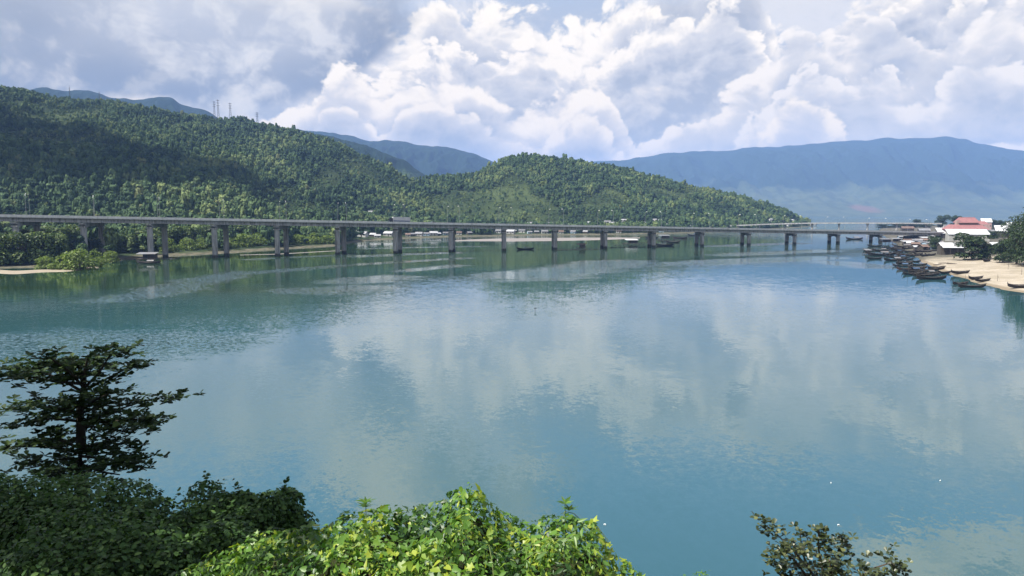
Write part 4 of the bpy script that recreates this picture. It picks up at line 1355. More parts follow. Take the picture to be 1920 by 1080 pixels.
# ------------------------------------------------------------------ boats
def make_boat(L, B, hullm, sheer=0.55, canopy=0, name='fishing_boat', engine=True, seats=4):
    r = empty(name)
    N_ = 13
    m = MB(); inner = MB(); gw = []
    rows = []
    for i in range(N_):
        t_ = -1 + 2 * i / (N_ - 1)
        hw = B / 2 * max(0.03, (1 - abs(t_) ** 2.6)) ** 0.75
        top = 0.62 + sheer * (abs(t_) ** 2.4) * (1.15 if t_ < 0 else 0.85)
        bot = -0.28 + 0.55 * abs(t_) ** 3
        x = L / 2 * t_ * (1 + 0.06 * 0)
        rows.append([(x * 0.93, 0, bot), (x * 0.95, hw * 0.62, bot + 0.12), (x, hw, top), (x, hw - min(0.09, hw * 0.5), top), (x * 0.95, hw * 0.5, 0.10 + 0.4 * abs(t_) ** 3)])
    def strip(sgn):
        b = len(m.v)
        for q in rows:
            for p in q: m.v.append((p[0], p[1] * sgn, p[2]))
        for i in range(N_ - 1):
            for k in range(4):
                f = (b + i * 5 + k, b + (i + 1) * 5 + k, b + (i + 1) * 5 + k + 1, b + i * 5 + k + 1)
                m.f.append(f if sgn > 0 else f[::-1])
    strip(1); strip(-1)
    m.build('hull', hullm, r)
    fl = MB(); b = 0
    for i in range(1, N_ - 1): fl.v += [(rows[i][4][0], -rows[i][4][1] - 0.02, rows[i][4][2]), (rows[i][4][0], rows[i][4][1] + 0.02, rows[i][4][2])]
    for i in range(N_ - 3): fl.f.append((2 * i, 2 * i + 2, 2 * i + 3, 2 * i + 1))
    fl.build('floor_boards', WOOD, r)
    for s in (-1, 1):
        MB().tube([(q[2][0], (q[2][1]) * s, q[2][2] + 0.02) for q in rows], 0.055, 5).build('gunwale', GUNW, r)
    for k in range(seats):
        t_ = -0.6 + 1.2 * k / max(1, seats - 1)
        hw = B / 2 * (1 - abs(t_) ** 2.6) ** 0.75
        MB().box((L / 2 * t_, 0, 0.50 + sheer * 0.9 * abs(t_) ** 2.4), (0.32, hw * 1.86, 0.06)).build('seat', GUNW, r)
    MB().box((-L / 2 * 0.985, 0, 0.62 + sheer * 1.25), (0.10, 0.10, 0.75)).build('stem_post', hullm, r)
    MB().box((L / 2 * 0.985, 0, 0.62 + sheer * 0.85), (0.10, 0.10, 0.45)).build('stem_post', hullm, r)
    if engine:
        MB().box((L * 0.33, 0, 0.72), (0.6, 0.45, 0.45)).build('engine', RUBBER, r)
        MB().tube([(L * 0.36, 0.1, 0.85), (L * 0.58, 0.2, 0.15), (L * 0.68, 0.25, -0.3)], 0.04, 5).build('propeller_shaft', STEEL, r)
    if L > 8.5:
        MB().tube([(-L * 0.22, 0, 0.2), (-L * 0.24, 0.05, 3.0 + 0.12 * L)], [0.05, 0.03], 5).build('mast', WOOD, r)
    if canopy:
        cm = (None, TARP, TING, WOOD)[canopy]
        q = MB(); n = 7
        for i in range(n):
            a = math.pi * (i / (n - 1)); q.v += [(-L * 0.05, math.cos(a) * B * 0.42, 1.25 + 0.55 * math.sin(a)), (L * 0.24, math.cos(a) * B * 0.42, 1.25 + 0.55 * math.sin(a))]
        for i in range(n - 1): q.f.append((2 * i, 2 * i + 1, 2 * i + 3, 2 * i + 2))
        cn = q.build('canopy', cm, r)
        for sx in (-0.04, 0.23):
            for sy in (-1, 1): MB().tube([(L * sx, sy * B * 0.42, 0.6), (L * sx, sy * B * 0.42, 1.26)], 0.03, 4).build('canopy_post', WOOD, cn)
    return r


BP = [make_boat(9.5, 1.7, HULL, 0.70), make_boat(8.2, 1.5, HULL, 0.6, 0, seats=3), make_boat(10.0, 1.9, HULLB, 0.75, 1), make_boat(9.0, 1.7, HULLR, 0.65, 0), make_boat(7.0, 1.7, HULL, 0.5, 0, seats=3, engine=False), make_boat(11.5, 2.6, HULL, 0.9, 2, seats=5)]
bused = [False] * len(BP)


def boat(kind, u, v, rz, label, sc=1.0, z=0.0, ashore=False, group='wooden fishing boats by the spit'):
    o = BP[kind] if not bused[kind] else copy_tree(BP[kind]); bused[kind] = True
    p = spit_pt(u, v) if ashore else on_plane(u, v)
    if ashore: p.z += 0.22 * sc
    o.location = p; o.rotation_euler = (0.10 if ashore else random.uniform(-0.03, 0.03), 0, rz); o.scale = (sc,) * 3
    return tag(o, label, 'boat', group)


boat(0, 1822, 539, 0.08, 'dark wooden boat afloat nearest the beach edge', 0.95)
boat(3, 1801, 533, 0.35, 'red brown boat behind the boat nearest the beach edge', 0.75)
boat(0, 1746, 524, 0.10, 'slender dark boat with both ends raised, moored apart', 1.15)
boat(1, 1842, 528, 0.25, 'small dark boat drawn up on the wet sand', 0.75, ashore=True)
boat(4, 1829, 524, 0.3, 'flat little boat lying behind the one on wet sand', 0.9, ashore=True)
boat(4, 1912, 540, -0.1, 'black boat on the sand at the picture edge', 1.0, ashore=True)
boat(1, 1771, 513, 0.3, 'dark boat pulled up where the beach begins to widen', 0.75, ashore=True)
boat(4, 1755, 506, 0.15, 'low dark boat on the sand near the boat row', 1.1, ashore=True)
boat(4, 1800, 513.5, 0.05, 'thin boat lying flat on the sand like a plank', 1.0, ashore=True)
boat(4, 1850, 490.5, 0.6, 'upturned looking boat high on the beach below the layered tree', 1.0, ashore=True)
# the crowded row: each boat one place farther along the mooring
ROW = []
for i in range(25):
    t_ = (i / 24) ** 1.15
    u = 1733 - 66 * t_ + 18 * math.sin(i * 2.4)
    v = 518 - 50 * t_
    ROW.append((u, v))
for i, (u, v) in enumerate(ROW):
    kd_ = (0, 1, 0, 5, 1, 2, 0, 3, 1, 0, 2, 5)[i % 12]
    tone = {0: 'dark', 1: 'small dark', 2: 'blue canopied', 3: 'red brown', 5: 'large covered'}[kd_]
    boat(kd_, u, v, random.uniform(-0.16, 0.26), f'{tone} boat in the crowded mooring row, {ORD[i + 1]} counting away from the beach', random.uniform(0.68, 1.0))
for i, (u, v, kd_, rz) in enumerate([(1640, 486, 1, 0.2), (1652, 479, 5, 0.0), (1630, 470, 0, 0.3), (1668, 466, 2, 0.1), (1695, 464, 5, -0.1), (1720, 463, 3, 0.2), (1602, 449, 5, 0.05), (1640, 462, 2, 0.0)]):
    tone = {0: 'dark', 1: 'small dark', 2: 'blue canopied', 3: 'red brown', 5: 'large covered'}[kd_]
    where = ['at the outer corner of the mooring', 'beside the tiny hut on posts', 'lying outside the tip of the mooring', 'in front of the outermost hut', 'under the bright roofed hut', 'under the hut with the pale roof by the bridge', 'alone under the road bridge past its sixteenth pier', 'between outermost hut and the tiny hut'][i]
    boat(kd_, u, v, rz, f'{tone} boat {where}', 1.3 if kd_ == 5 else 1.0)
boat(5, 279, 494, 0.05, 'covered boat lying before the dark stilt hut', 0.9, group='boats elsewhere on the bay')
boat(1, 212, 489, 0.4, 'small dark boat by the mangrove jetty', 0.8, group='boats elsewhere on the bay')
boat(5, 985, 468, 0.0, 'long covered boat between the ninth and tenth bridge piers', 0.95, group='boats elsewhere on the bay')
boat(0, 1246, 461, 0.1, 'dark boat beside the twelfth bridge pier', 1.4, group='boats elsewhere on the bay')
boat(1, 1262, 455, 0.1, 'small dark boat behind the one beside the twelfth pier', 1.3, group='boats elsewhere on the bay')
boat(3, 1275, 447, -0.1, 'red brown boat among rafts under the bridge', 1.4, group='boats elsewhere on the bay')
boat(2, 1302, 442, 0.0, 'blue canopied boat off the far bank beyond the thirteenth pier', 1.4, group='boats elsewhere on the bay')
boat(0, 1222, 447, 0.2, 'dark boat off the far bank behind the twelfth pier', 1.3, group='boats elsewhere on the bay')

# second rank, packed between the row and the shore
for i in range(18):
    u = 1688 + (i % 6) * 12 + random.uniform(-4, 4); v = 466 + (i // 6) * 6.5 + random.uniform(-1.5, 1.5)
    kd_ = (1, 0, 4, 0, 3, 1, 0, 4)[i % 8]
    tone = {0: 'dark', 1: 'small dark', 3: 'red brown', 4: 'flat dark'}[kd_]
    boat(kd_, u, v, random.uniform(-0.5, 0.5), f'{tone} boat packed between mooring row and shore, {ORD[i % 6 + 1]} in the {("back", "middle", "front")[i // 6]} line', random.uniform(0.75, 1.0), ashore=True)
# litter and stakes on the beach
TIMB = []
for i, (u, v, L, rz) in enumerate([(1760, 497, 5, 0.2), (1772, 494, 6, 0.1), (1785, 495, 4, -0.3), (1815, 487, 5, 0.1), (1825, 489, 6, 0.05), (1838, 486, 4, 0.3), (1768, 500, 4, 0.4), (1752, 501, 3, -0.2)]):
    p = spit_pt(u, v)
    r = empty('driftwood', p, rz)
    MB().tube([(-L / 2, 0, 0.15), (0, 0.15, 0.2), (L / 2, 0, 0.12)], [0.16, 0.2, 0.1], 6).build('log', WOOD, r)
    MB().tube([(0.2 * L, 0.1, 0.2), (0.3 * L, 0.5, 0.55)], [0.08, 0.03], 5).build('branch', WOOD, r)
    tag(r, f'dark driftwood log, {ORD[i + 1]} of those strewn on the sand behind the boats', 'driftwood', 'driftwood on the beach')
for i, (u, v) in enumerate([(1870, 527), (1915, 515), (1890, 505)]):
    p = spit_pt(u, v)
    r = empty('mooring_stake', p)
    MB().tube([(0, 0, -0.4), (0.05, 0, 2.2)], [0.06, 0.04], 5).build('pole', WOOD, r)
    MB().tube([(0.02, -0.02, 1.7), (0.5, -0.3, 0.5)], 0.02, 4).build('rope', GUNW, r)
    tag(r, ['thin stake in the sand near the wet edge', 'thin stake in the sand at the picture edge', 'thin stake in the middle of the dry sand'][i], 'stake', 'stakes on the beach')
for i, (u, v, w) in enumerate([(1134, 984, 0.07), (1572, 985, 0.08), (1763, 902, 0.09), (1558, 906, 0.06)]):
    p = on_plane(u, v)
    m = MB()
    m.tube([(-w, 0, 0.02), (-w * 0.5, 0, 0.06), (w * 0.5, 0, 0.06), (w, 0, 0.02)], [0.03, w * 0.35, w * 0.35, 0.03], 7)
    r = empty('float', p, 0.4 * i)
    m.build('bottle', LAMPW, r, True); MB().tube([(w, 0, 0.03), (w * 1.25, 0, 0.03)], 0.03, 6).build('cap', HULLB, r)
    tag(r, ['white float beside the bright green vines', 'white float just above the olive shrub', 'white float farthest out on open water near the picture edge', 'tiny white speck of a float behind the olive shrub'][i], 'float', 'white floats on the water')
p = on_plane(1003, 584)
r = empty('marker_stake', p)
MB().tube([(0, 0, -1), (0.05, 0, 0.75)], 0.05, 5).build('pole', WOOD, r); MB().box((0.1, 0, 0.75), (0.5, 0.05, 0.18)).build('flag', RUBBER, r)
tag(r, 'small dark marker stake alone in the middle of the bay', 'stake')

# ------------------------------------------------------------------ lattice masts on the ridge
def lattice(u, v_top, label, D_=None, wide=2.6, arms=True):
    s = sl(u)
    dr = float(np.interp(s, R_S, R_D)) + 15
    x_, y_ = s * dr, dr
    zb = float(land_h(np.array([x_]), np.array([y_]))[0])
    ztop = at_depth(u, v_top, y_).z
    h = ztop - zb
    r = empty('lattice_mast', (x_, y_, zb - 0.5), 0.4)
    hw = lambda t_: wide * (1 - t_) + 0.25
    n = 9
    for sx, sy in ((-1, -1), (1, -1), (1, 1), (-1, 1)):
        MB().tube([(sx * hw(0), sy * hw(0), 0), (sx * hw(1), sy * hw(1), h)], 0.20, 4).build('leg', RAILM, r)
    m = MB()
    for i in range(n):
        t0, t1 = i / n, (i + 1) / n
        for (ax, ay), (bx, by) in (((-1, -1), (1, -1)), ((1, -1), (1, 1)), ((1, 1), (-1, 1)), ((-1, 1), (-1, -1))):
            m.tube([(ax * hw(t0), ay * hw(t0), t0 * h), (bx * hw(t1), by * hw(t1), t1 * h)], 0.11, 3, False)
            m.tube([(bx * hw(t0), by * hw(t0), t0 * h), (ax * hw(t1), ay * hw(t1), t1 * h)], 0.11, 3, False)
    m.build('bracing', RAILM, r)
    if arms:
        for t_ in (0.72, 0.84, 0.95):
            MB().prism([(-3.4, 0), (0, 0.7), (3.4, 0), (0, -0.1)], (1, 0, 0), None, (0, -0.15, t_ * h), (0, 0.15, t_ * h)).build('cross_arm', RAILM, r)
    else:
        MB().tube([(0, 0, h), (0, 0, h + 4)], 0.12, 4).build('antenna', RAILM, r)
    return tag(r, label, 'mast', 'lattice masts on the ridge')


lattice(415, 189, 'thin lattice mast on the ridge, first of the close trio', wide=1.6)
lattice(422, 186, 'tallest lattice mast on the ridge, middle of the close trio', wide=1.8)
lattice(444, 192, 'sturdy lattice mast on the ridge, last of the close trio', wide=2.2)
lattice(493, 210, 'lone lattice mast lowest down the ridge', wide=1.8)
lattice(152, 163, 'thin mast high on the ridge below the grey cloud', wide=0.8, arms=False)
lattice(206, 172, 'short thin mast next to the highest one under grey cloud', wide=0.8, arms=False)

# ------------------------------------------------------------------ single trees by the water
LEAFD = leaf_mat('dark_leaves', (0.009, 0.018, 0.008), (0.022, 0.040, 0.015), (0.050, 0.078, 0.025), 0.55, 0.2, 0.25)
LEAFM = leaf_mat('mangrove_leaves', (0.018, 0.036, 0.012), (0.055, 0.092, 0.024), (0.13, 0.17, 0.04), 0.5, 0.25, 0.3)
LEAFY = leaf_mat('bright_shrub_leaves', (0.05, 0.085, 0.016), (0.11, 0.16, 0.028), (0.18, 0.23, 0.04), 0.5, 0.25, 0.35)


def crown_points(n, lobes, seed):
    """leaf positions on the outside of a few overlapping lobes, with outward normals"""
    r = np.random.default_rng(seed)
    lobes = np.asarray(lobes, float)                    # x y z r rz
    w = lobes[:, 3] ** 2; w /= w.sum()
    k = r.choice(len(lobes), n, p=w)
    d = r.normal(size=(n, 3)); d /= np.linalg.norm(d, axis=1, keepdims=True)
    d[:, 2] = np.where(d[:, 2] < -0.45, -d[:, 2], d[:, 2])
    rad = 0.72 + 0.38 * r.random(n) ** 0.6
    p = lobes[k, :3] + d * (lobes[k, 3] * rad)[:, None] * np.stack([np.ones(n), np.ones(n), lobes[k, 4] / lobes[k, 3]], 1)
    return p, d


def tree_proto(name, seed, h, rad, leafm, n=900, size=0.55, kind='oval', flat=0.75, trunk_h=0.45, nl=9):
    r = np.random.default_rng(seed)
    root = empty(name)
    lob = [(0, 0, h * 0.70, rad * 0.60, rad * 0.60 * flat)]
    for i in range(nl):
        a = r.random() * 6.283; q = rad * (0.35 + 0.45 * r.random())
        lr = rad * (0.30 + 0.22 * r.random())
        lob.append((math.cos(a) * q, math.sin(a) * q, h * (trunk_h + 0.08 + (0.90 - trunk_h) * r.random()) - lr * 0.3, lr, lr * flat))
    if trunk_h < 0.2:                                  # skirts that reach the ground
        for i in range(8):
            a = r.random() * 6.283; q = rad * (0.35 + 0.4 * r.random()); lr = rad * (0.30 + 0.12 * r.random())
            lob.append((math.cos(a) * q, math.sin(a) * q, max(lr * 0.55, h * 0.14), lr, lr * max(flat, 0.8)))
    t = MB()
    t.tube([(0, 0, -0.6), (0.1, 0, h * 0.25), (-0.1, 0.1, h * 0.5), (0, 0, h * 0.8)], [h * 0.028 + 0.05, h * 0.022 + 0.03, h * 0.016, 0.04], 7)
    for l in lob[1:]:
        t.tube([(0, 0, h * (0.25 + 0.2 * r.random())), (l[0] * 0.5, l[1] * 0.5, l[2] * 0.8), (l[0], l[1], l[2])], [h * 0.012 + 0.02, h * 0.008 + 0.015, 0.02], 5, False)
    t.build('trunk', BARK, root)
    p, d = crown_points(n, lob, seed + 1)
    up = d * 0.8 + np.array([0, 0, 0.6]) + r.normal(size=d.shape) * 0.45
    dr = np.cross(up, r.normal(size=d.shape)) + np.array([0, 0, -0.15])
    lc = leaf_cloud('crown', kind, p, dr, up, size * (0.7 + 0.6 * r.random(n)), np.clip(0.5 + 0.28 * r.normal(size=n), 0, 1), leafm, root, 1.3)
    return root


def grow(protos, spots, group, cat):
    used_ = [False] * len(protos)
    for k, loc, sc, rz, label in spots:
        o = protos[k] if not used_[k] else copy_tree(protos[k]); used_[k] = True
        o.location = loc; o.scale = (sc[0], sc[0], sc[1]) if hasattr(sc, '__len__') else (sc,) * 3
        o.rotation_euler = (0, 0, rz)
        tag(o, label, cat, group)
    for i, f in enumerate(used_):
        if not f:
            for c in list(protos[i].children_recursive) + [protos[i]]: bpy.data.objects.remove(c)


# mangroves along the left shore: column, row of foot, height in pixels, width in pixels, kind
MP = [tree_proto('mangrove_tree', 301, 8, 4.2, LEAFM, 2600, 0.6, trunk_h=0.05, nl=15), tree_proto('mangrove_tree', 302, 9, 4.0, LEAFM, 2600, 0.6, trunk_h=0.05, nl=15), tree_proto('mangrove_tree', 303, 8, 4.6, LEAFM, 2600, 0.62, trunk_h=0.05, nl=15)]
SP = [tree_proto('shore_shrub', 311, 4, 4.0, LEAFY, 1300, 0.5, trunk_h=0.02, flat=0.7), tree_proto('shore_shrub', 312, 4, 4.2, LEAFY, 1300, 0.5, trunk_h=0.02, flat=0.7)]
def land_pt(u, v):
    p = on_plane(u, v)
    z = GROUND_AT(p.x, p.y)
    return Vector((p.x, p.y, max(z, -0.2)))


ms = []
M = [(-40, 500, 58, 60, 0), (8, 500, 60, 62, 2), (45, 499, 58, 55, 1), (80, 498, 60, 52, 2), (112, 496, 52, 46, 0), (-15, 491, 55, 60, 1), (30, 489, 50, 60, 0), (70, 487, 50, 60, 2), (110, 485, 50, 55, 1), (140, 488, 42, 42, 0), (150, 482, 48, 45, 2), (172, 486, 32, 40, 1), (195, 484, 30, 40, 0), (214, 480, 40, 36, 2), (235, 479, 34, 38, 1), (258, 477, 42, 38, 0), (290, 475, 44, 40, 1), (318, 473, 40, 42, 2), (340, 472, 42, 36, 0), (362, 470, 38, 38, 1), (388, 468, 40, 38, 2), (418, 465, 38, 34, 0), (450, 463, 36, 36, 1), (476, 462, 34, 36, 2), (505, 459, 34, 34, 0), (530, 457, 34, 34, 1), (560, 455, 30, 32, 2), (590, 453, 30, 32, 0), (622, 452, 28, 30, 2), (650, 450, 22, 26, 1)]
for i, (u, v, hp, wp, k) in enumerate(M):
    p = land_pt(u, v); hm_ = px(p, hp); wm_ = px(p, wp) / 2
    b = sum(1 for c in UC[2:] if c <= u)
    ref = (8, 9, 8)[k]; rw = (4.2, 4.0, 4.6)[k]
    tone = ('mid green', 'leafy green', 'broad green')[k]
    place = f'before the {ORD[b + 1]} bridge pier' if b < 6 else 'near the sixth bridge pier'
    ms.append((k, p, (wm_ / rw, hm_ / ref), random.random() * 6, f'{tone} mangrove tree, {ORD[i + 1]} along the bank from the picture edge' if i < 25 else f'{tone} mangrove tree near the sixth bridge pier, {ORD[i - 24]} of the last five'))
    CLEAR.append((p.x, p.y, wm_ * 0.8))
grow(MP, ms, 'mangrove trees along the left shore', 'tree')
ms = []
for i, (u, v, hp, wp, k) in enumerate([(90, 504, 22, 40, 0), (118, 506, 25, 44, 1), (150, 506, 35, 58, 0), (178, 500, 28, 40, 1), (205, 492, 20, 34, 0), (318, 477, 22, 36, 1), (350, 474, 20, 36, 0), (378, 472, 18, 32, 1), (455, 468, 22, 40, 0), (482, 466, 20, 38, 1), (432, 470, 16, 28, 1), (558, 462, 16, 36, 0), (590, 461, 18, 40, 1), (612, 460, 14, 32, 0)]):
    p = land_pt(u, v); hm_ = px(p, hp); wm_ = px(p, wp) / 2
    place = 'beside the sand bar' if i < 5 else 'behind the third and fourth bridge piers' if i < 8 else 'by the fifth bridge pier' if i < 11 else 'before the sixth bridge pier'
    j = i + 1 if i < 5 else i - 4 if i < 8 else i - 7 if i < 11 else i - 10
    ms.append((k, p, (wm_ / 4.1, hm_ / 4.0), random.random() * 6, f'bright yellow green shrub {place}, {ORD[j]} of its clump'))
    CLEAR.append((p.x, p.y, wm_))
grow(SP, ms, 'bright shrubs along the left shore', 'shrub')

# trees of the village on the spit
VP = [tree_proto('village_tree', 321, 10, 4.6, LEAFD, 2600, 0.62, trunk_h=0.12, nl=15), tree_proto('village_tree', 322, 10, 4.6, LEAFD, 2800, 0.6, flat=0.5, trunk_h=0.12, nl=18), tree_proto('casuarina_tree', 323, 14, 5.0, LEAFD, 3600, 0.85, 'lance', 1.1, 0.08, 22)]
vs = []
T = [(1767, 428, 25, 26, 0, 'round dark tree on the skyline before the red hall'), (1794, 430, 26, 26, 0, 'dark tree on the skyline against the red hall'),
     (1822, 487, 50, 62, 1, 'layered dark beach tree at the head of the sand'), (1850, 486, 30, 34, 0, 'rounded tree beside the layered beach tree'), (1880, 492, 44, 42, 1, 'low spreading tree at the foot of the tall casuarinas'),
     (1906, 495, 88, 56, 2, 'tall feathery casuarina at the picture edge'), (1940, 499, 112, 78, 2, 'tallest casuarina cut by the picture edge'), (1892, 481, 60, 40, 2, 'slim casuarina before the gabled house'),
     (1868, 432, 20, 26, 0, 'small dark tree behind the gabled house'), (1848, 430, 16, 22, 0, 'little tree beside the white house past the red hall'), (1720, 426, 15, 18, 0, 'small tree at the far end of the low bridge'), (1755, 470, 26, 22, 0, 'small tree at the corner of the plank boathouse'), (1748, 464, 22, 18, 1, 'thin shady tree behind the boathouse corner'),
     (1655, 428, 8, 26, 0, 'first low scrub tree beyond the bridge end'), (1680, 427, 9, 30, 0, 'second low scrub tree beyond the bridge end'), (1705, 427, 9, 30, 0, 'third low scrub tree beyond the bridge end'), (1735, 427, 10, 30, 0, 'fourth low scrub tree beyond the bridge end'), (1910, 432, 18, 26, 0, 'dark tree behind the pale house at the village edge'), (1882, 428, 14, 24, 0, 'tree between the gabled house and the lagoon'), (1858, 448, 16, 26, 1, 'shady tree under the gabled house')]
for u, v, hp, wp, k, lab in T:
    p = spit_pt(u, v); hm_ = px(p, hp); wm_ = px(p, wp) / 2
    vs.append((k, p, (wm_ / 5.0, hm_ / (10, 10, 14)[k]), random.random() * 6, lab))
grow(VP, vs, 'trees of the village on the spit', 'tree')

# the wood itself, once every clearing is known
fpts_, fscl = scatter_hills()
forest('forest', 'dense tropical forest covering the hills', fpts_, fscl)

# ------------------------------------------------------------------ a passing cumulus above the left hill (out of the picture) that shades its flank
poly = [land_at_pixel(u, v) for u, v in [(0, 220), (70, 236), (140, 258), (200, 278), (270, 297), (330, 313), (395, 331), (450, 334), (400, 342), (330, 341), (230, 346), (130, 351), (60, 365), (0, 378)]]
sh = [p + SUN_DIR * ((1250 - p.z) / SUN_DIR.z) for p in poly]
lefts = [p + Vector((-420, 60, 0)) for p in (sh[-1], sh[0])]
pg = np.array([(p.x, p.y) for p in sh + lefts])


def inside(px_, py_):
    c = np.zeros(len(px_), bool); j = len(pg) - 1
    for i in range(len(pg)):
        xi, yi, xj, yj = pg[i][0], pg[i][1], pg[j][0], pg[j][1]
        hit = ((yi > py_) != (yj > py_)) & (px_ < (xj - xi) * (py_ - yi) / (yj - yi + 1e-9) + xi)
        c ^= hit; j = i
    return c


cx_ = rng.uniform(pg[:, 0].min(), pg[:, 0].max(), 6000); cy_ = rng.uniform(pg[:, 1].min(), pg[:, 1].max(), 6000)
k = inside(cx_, cy_); cx_, cy_ = cx_[k], cy_[k]
def edge_dist(x, y):
    best = 1e9
    for i in range(len(pg)):
        a, b = pg[i], pg[(i + 1) % len(pg)]
        d = b - a; t_ = np.clip(((x - a[0]) * d[0] + (y - a[1]) * d[1]) / (d @ d + 1e-9), 0, 1)
        best = min(best, math.hypot(x - a[0] - d[0] * t_, y - a[1] - d[1] * t_))
    return best
import bmesh
bm_ = bmesh.new(); bmesh.ops.create_icosphere(bm_, subdivisions=2, radius=1.0)
iv = np.array([v.co[:] for v in bm_.verts]); bm_.verts.index_update(); fi = np.array([[v.index for v in f.verts] for f in bm_.faces]); bm_.free()
V_, F_ = [], []; nb = 0
for x, y in zip(cx_[:420], cy_[:420]):
    e = edge_dist(x, y)
    rr = min(max(e * 1.02, 7), 75)
    bump = 1 + 0.12 * np.sin(iv @ rng.normal(size=3) * 5) + 0.1 * np.sin(iv @ rng.normal(size=3) * 9)
    V_.append(iv * bump[:, None] * rr * np.array([1, 1, 0.7]) + np.array([x, y, 1250 + rng.uniform(0, 40) + rr * 0.5])); F_.append(fi + nb); nb += len(iv)
CLOUD = worn('cloud_white', (0.85, 0.86, 0.88), 0.05, 0.01, 1.0, 0.0, dirtk=0.0)
tag(link('clouds', mesh_np('clouds', np.vstack(V_), np.vstack(F_), CLOUD, True)), 'passing cumulus cloud above the left hill', kind='stuff')

# ------------------------------------------------------------------ the slope below the viewpoint
def slope_h(x, y):
    x = np.asarray(x, float); y = np.asarray(y, float)
    z = np.where(y < 1.0, 20.2, 20.2 - 0.78 * (y - 1.0))
    return np.maximum(z + (fbm(x / 3, y / 3, 61, 3) - 0.5) * 0.7, -3)
xs_, ys_ = np.linspace(-90, 90, 91), np.concatenate([np.linspace(-40, 0, 9), np.linspace(1, 34, 45)])
XX, YY = np.meshgrid(xs_, ys_); ZZ = slope_h(XX, YY)
n2_ = len(xs_)
FF = np.array([(j * n2_ + i, j * n2_ + i + 1, (j + 1) * n2_ + i + 1, (j + 1) * n2_ + i) for j in range(len(ys_) - 1) for i in range(n2_ - 1)])
tag(link('hillside', mesh_np('hillside', np.stack([XX.ravel(), YY.ravel(), ZZ.ravel()], 1), FF, gm, True)), 'steep overgrown slope below the viewpoint', kind='structure')
BARKD = worn('dark_bark', (0.030, 0.028, 0.022), 0.35, 3.0, 0.95, 0.1, (0.015, 0.015, 0.012), 0.4)
SH = lambda x, y: float(slope_h(np.array([x]), np.array([y]))[0])

LEAFT = leaf_mat('tree_leaves_dark', (0.010, 0.022, 0.008), (0.024, 0.046, 0.014), (0.050, 0.080, 0.022), 0.6, 0.14, 0.22)
LEAFB = leaf_mat('bush_leaves_green', (0.014, 0.036, 0.010), (0.042, 0.092, 0.022), (0.100, 0.170, 0.040), 0.55, 0.22, 0.28)
LEAFV = leaf_mat('vine_leaves', (0.024, 0.066, 0.012), (0.095, 0.195, 0.026), (0.27, 0.33, 0.036), 0.42, 0.40, 0.40)
LEAFO = leaf_mat('olive_shrub_leaves', (0.010, 0.016, 0.006), (0.034, 0.048, 0.016), (0.105, 0.115, 0.042), 0.40, 0.40, 0.20)

# --- layered tree over the water
TY = 15.0
def T3(u, v, dy=0.0): return at_depth(u, v, TY + dy * 0.6)
root = T3(155, 900); gz = SH(root.x, TY)
tree = tag(empty('layered_tree', (root.x, TY, gz)), 'dark tree with flat layered branches standing over the water', 'tree')
org = Vector((root.x, TY, gz))
MB().tube([Vector((root.x, TY, gz - 0.5)) - org, Vector((root.x + 0.15, TY, (gz + 17) / 2)) - org, T3(148, 890) - org, T3(152, 830) - org, T3(150, 770) - org, T3(156, 735) - org, T3(160, 690) - org, T3(166, 668) - org], [0.26, 0.20, 0.12, 0.10, 0.075, 0.055, 0.035, 0.015], 8).build('trunk', BARKD, tree, True)
# each branch: start on the trunk, then points (column, row, nearer or farther)
BR = [[(155, 735), (190, 715, 0.3), (232, 694, 0.5), (262, 686, 0.7)], [(156, 730), (185, 700, -0.4), (205, 668, -0.7), (214, 656, -0.8)], [(155, 735), (110, 708, 0.4), (60, 694, 0.7), (12, 690, 0.9)], [(156, 725), (128, 695, -0.5), (95, 672, -0.8), (70, 672, -1.0)], [(158, 700), (170, 680, 0.6), (185, 672, 1.1), (200, 690, 1.4)], [(156, 720), (100, 715, -0.9), (50, 705, -1.4), (8, 712, -1.8)], [(157, 715), (150, 690, 1.0), (140, 678, 1.7)], [(157, 712), (120, 690, 1.2), (95, 690, 1.8)],
      [(151, 790), (200, 775, 0.4), (260, 755, 0.8), (300, 745, 0.9), (330, 752, 1.0)], [(151, 795), (210, 790, -0.6), (262, 785, -1.0), (300, 797, -1.2)], [(152, 780), (110, 765, 0.5), (55, 760, 0.8), (4, 768, 0.9)], [(151, 790), (100, 785, -0.6), (60, 790, -1.0), (22, 800, -1.2)], [(152, 775), (190, 760, 1.0), (225, 762, 1.7)], [(152, 775), (120, 765, -1.2), (90, 770, -1.9)], [(152, 770), (182, 748, -0.6), (205, 738, -0.9)], [(151, 800), (180, 800, 1.0), (230, 808, 1.5), (285, 800, 1.8)],
      [(150, 850), (200, 840, 0.5), (245, 850, 0.8), (280, 875, 1.0)], [(150, 855), (200, 860, -0.6), (240, 868, -1.0), (275, 882, -1.1)], [(151, 850), (100, 838, 0.5), (50, 838, 0.8), (2, 838, 1.0)], [(150, 860), (110, 862, -0.7), (70, 875, -1.1), (42, 880, -1.3)], [(150, 845), (190, 830, 1.1), (230, 832, 1.7)], [(151, 840), (110, 825, -1.0), (75, 820, -1.6)], [(150, 870), (190, 885, 0.8), (225, 890, 1.2)], [(150, 865), (120, 885, 1.0), (90, 892, 1.5)]]
lp_, ld_ = [], []
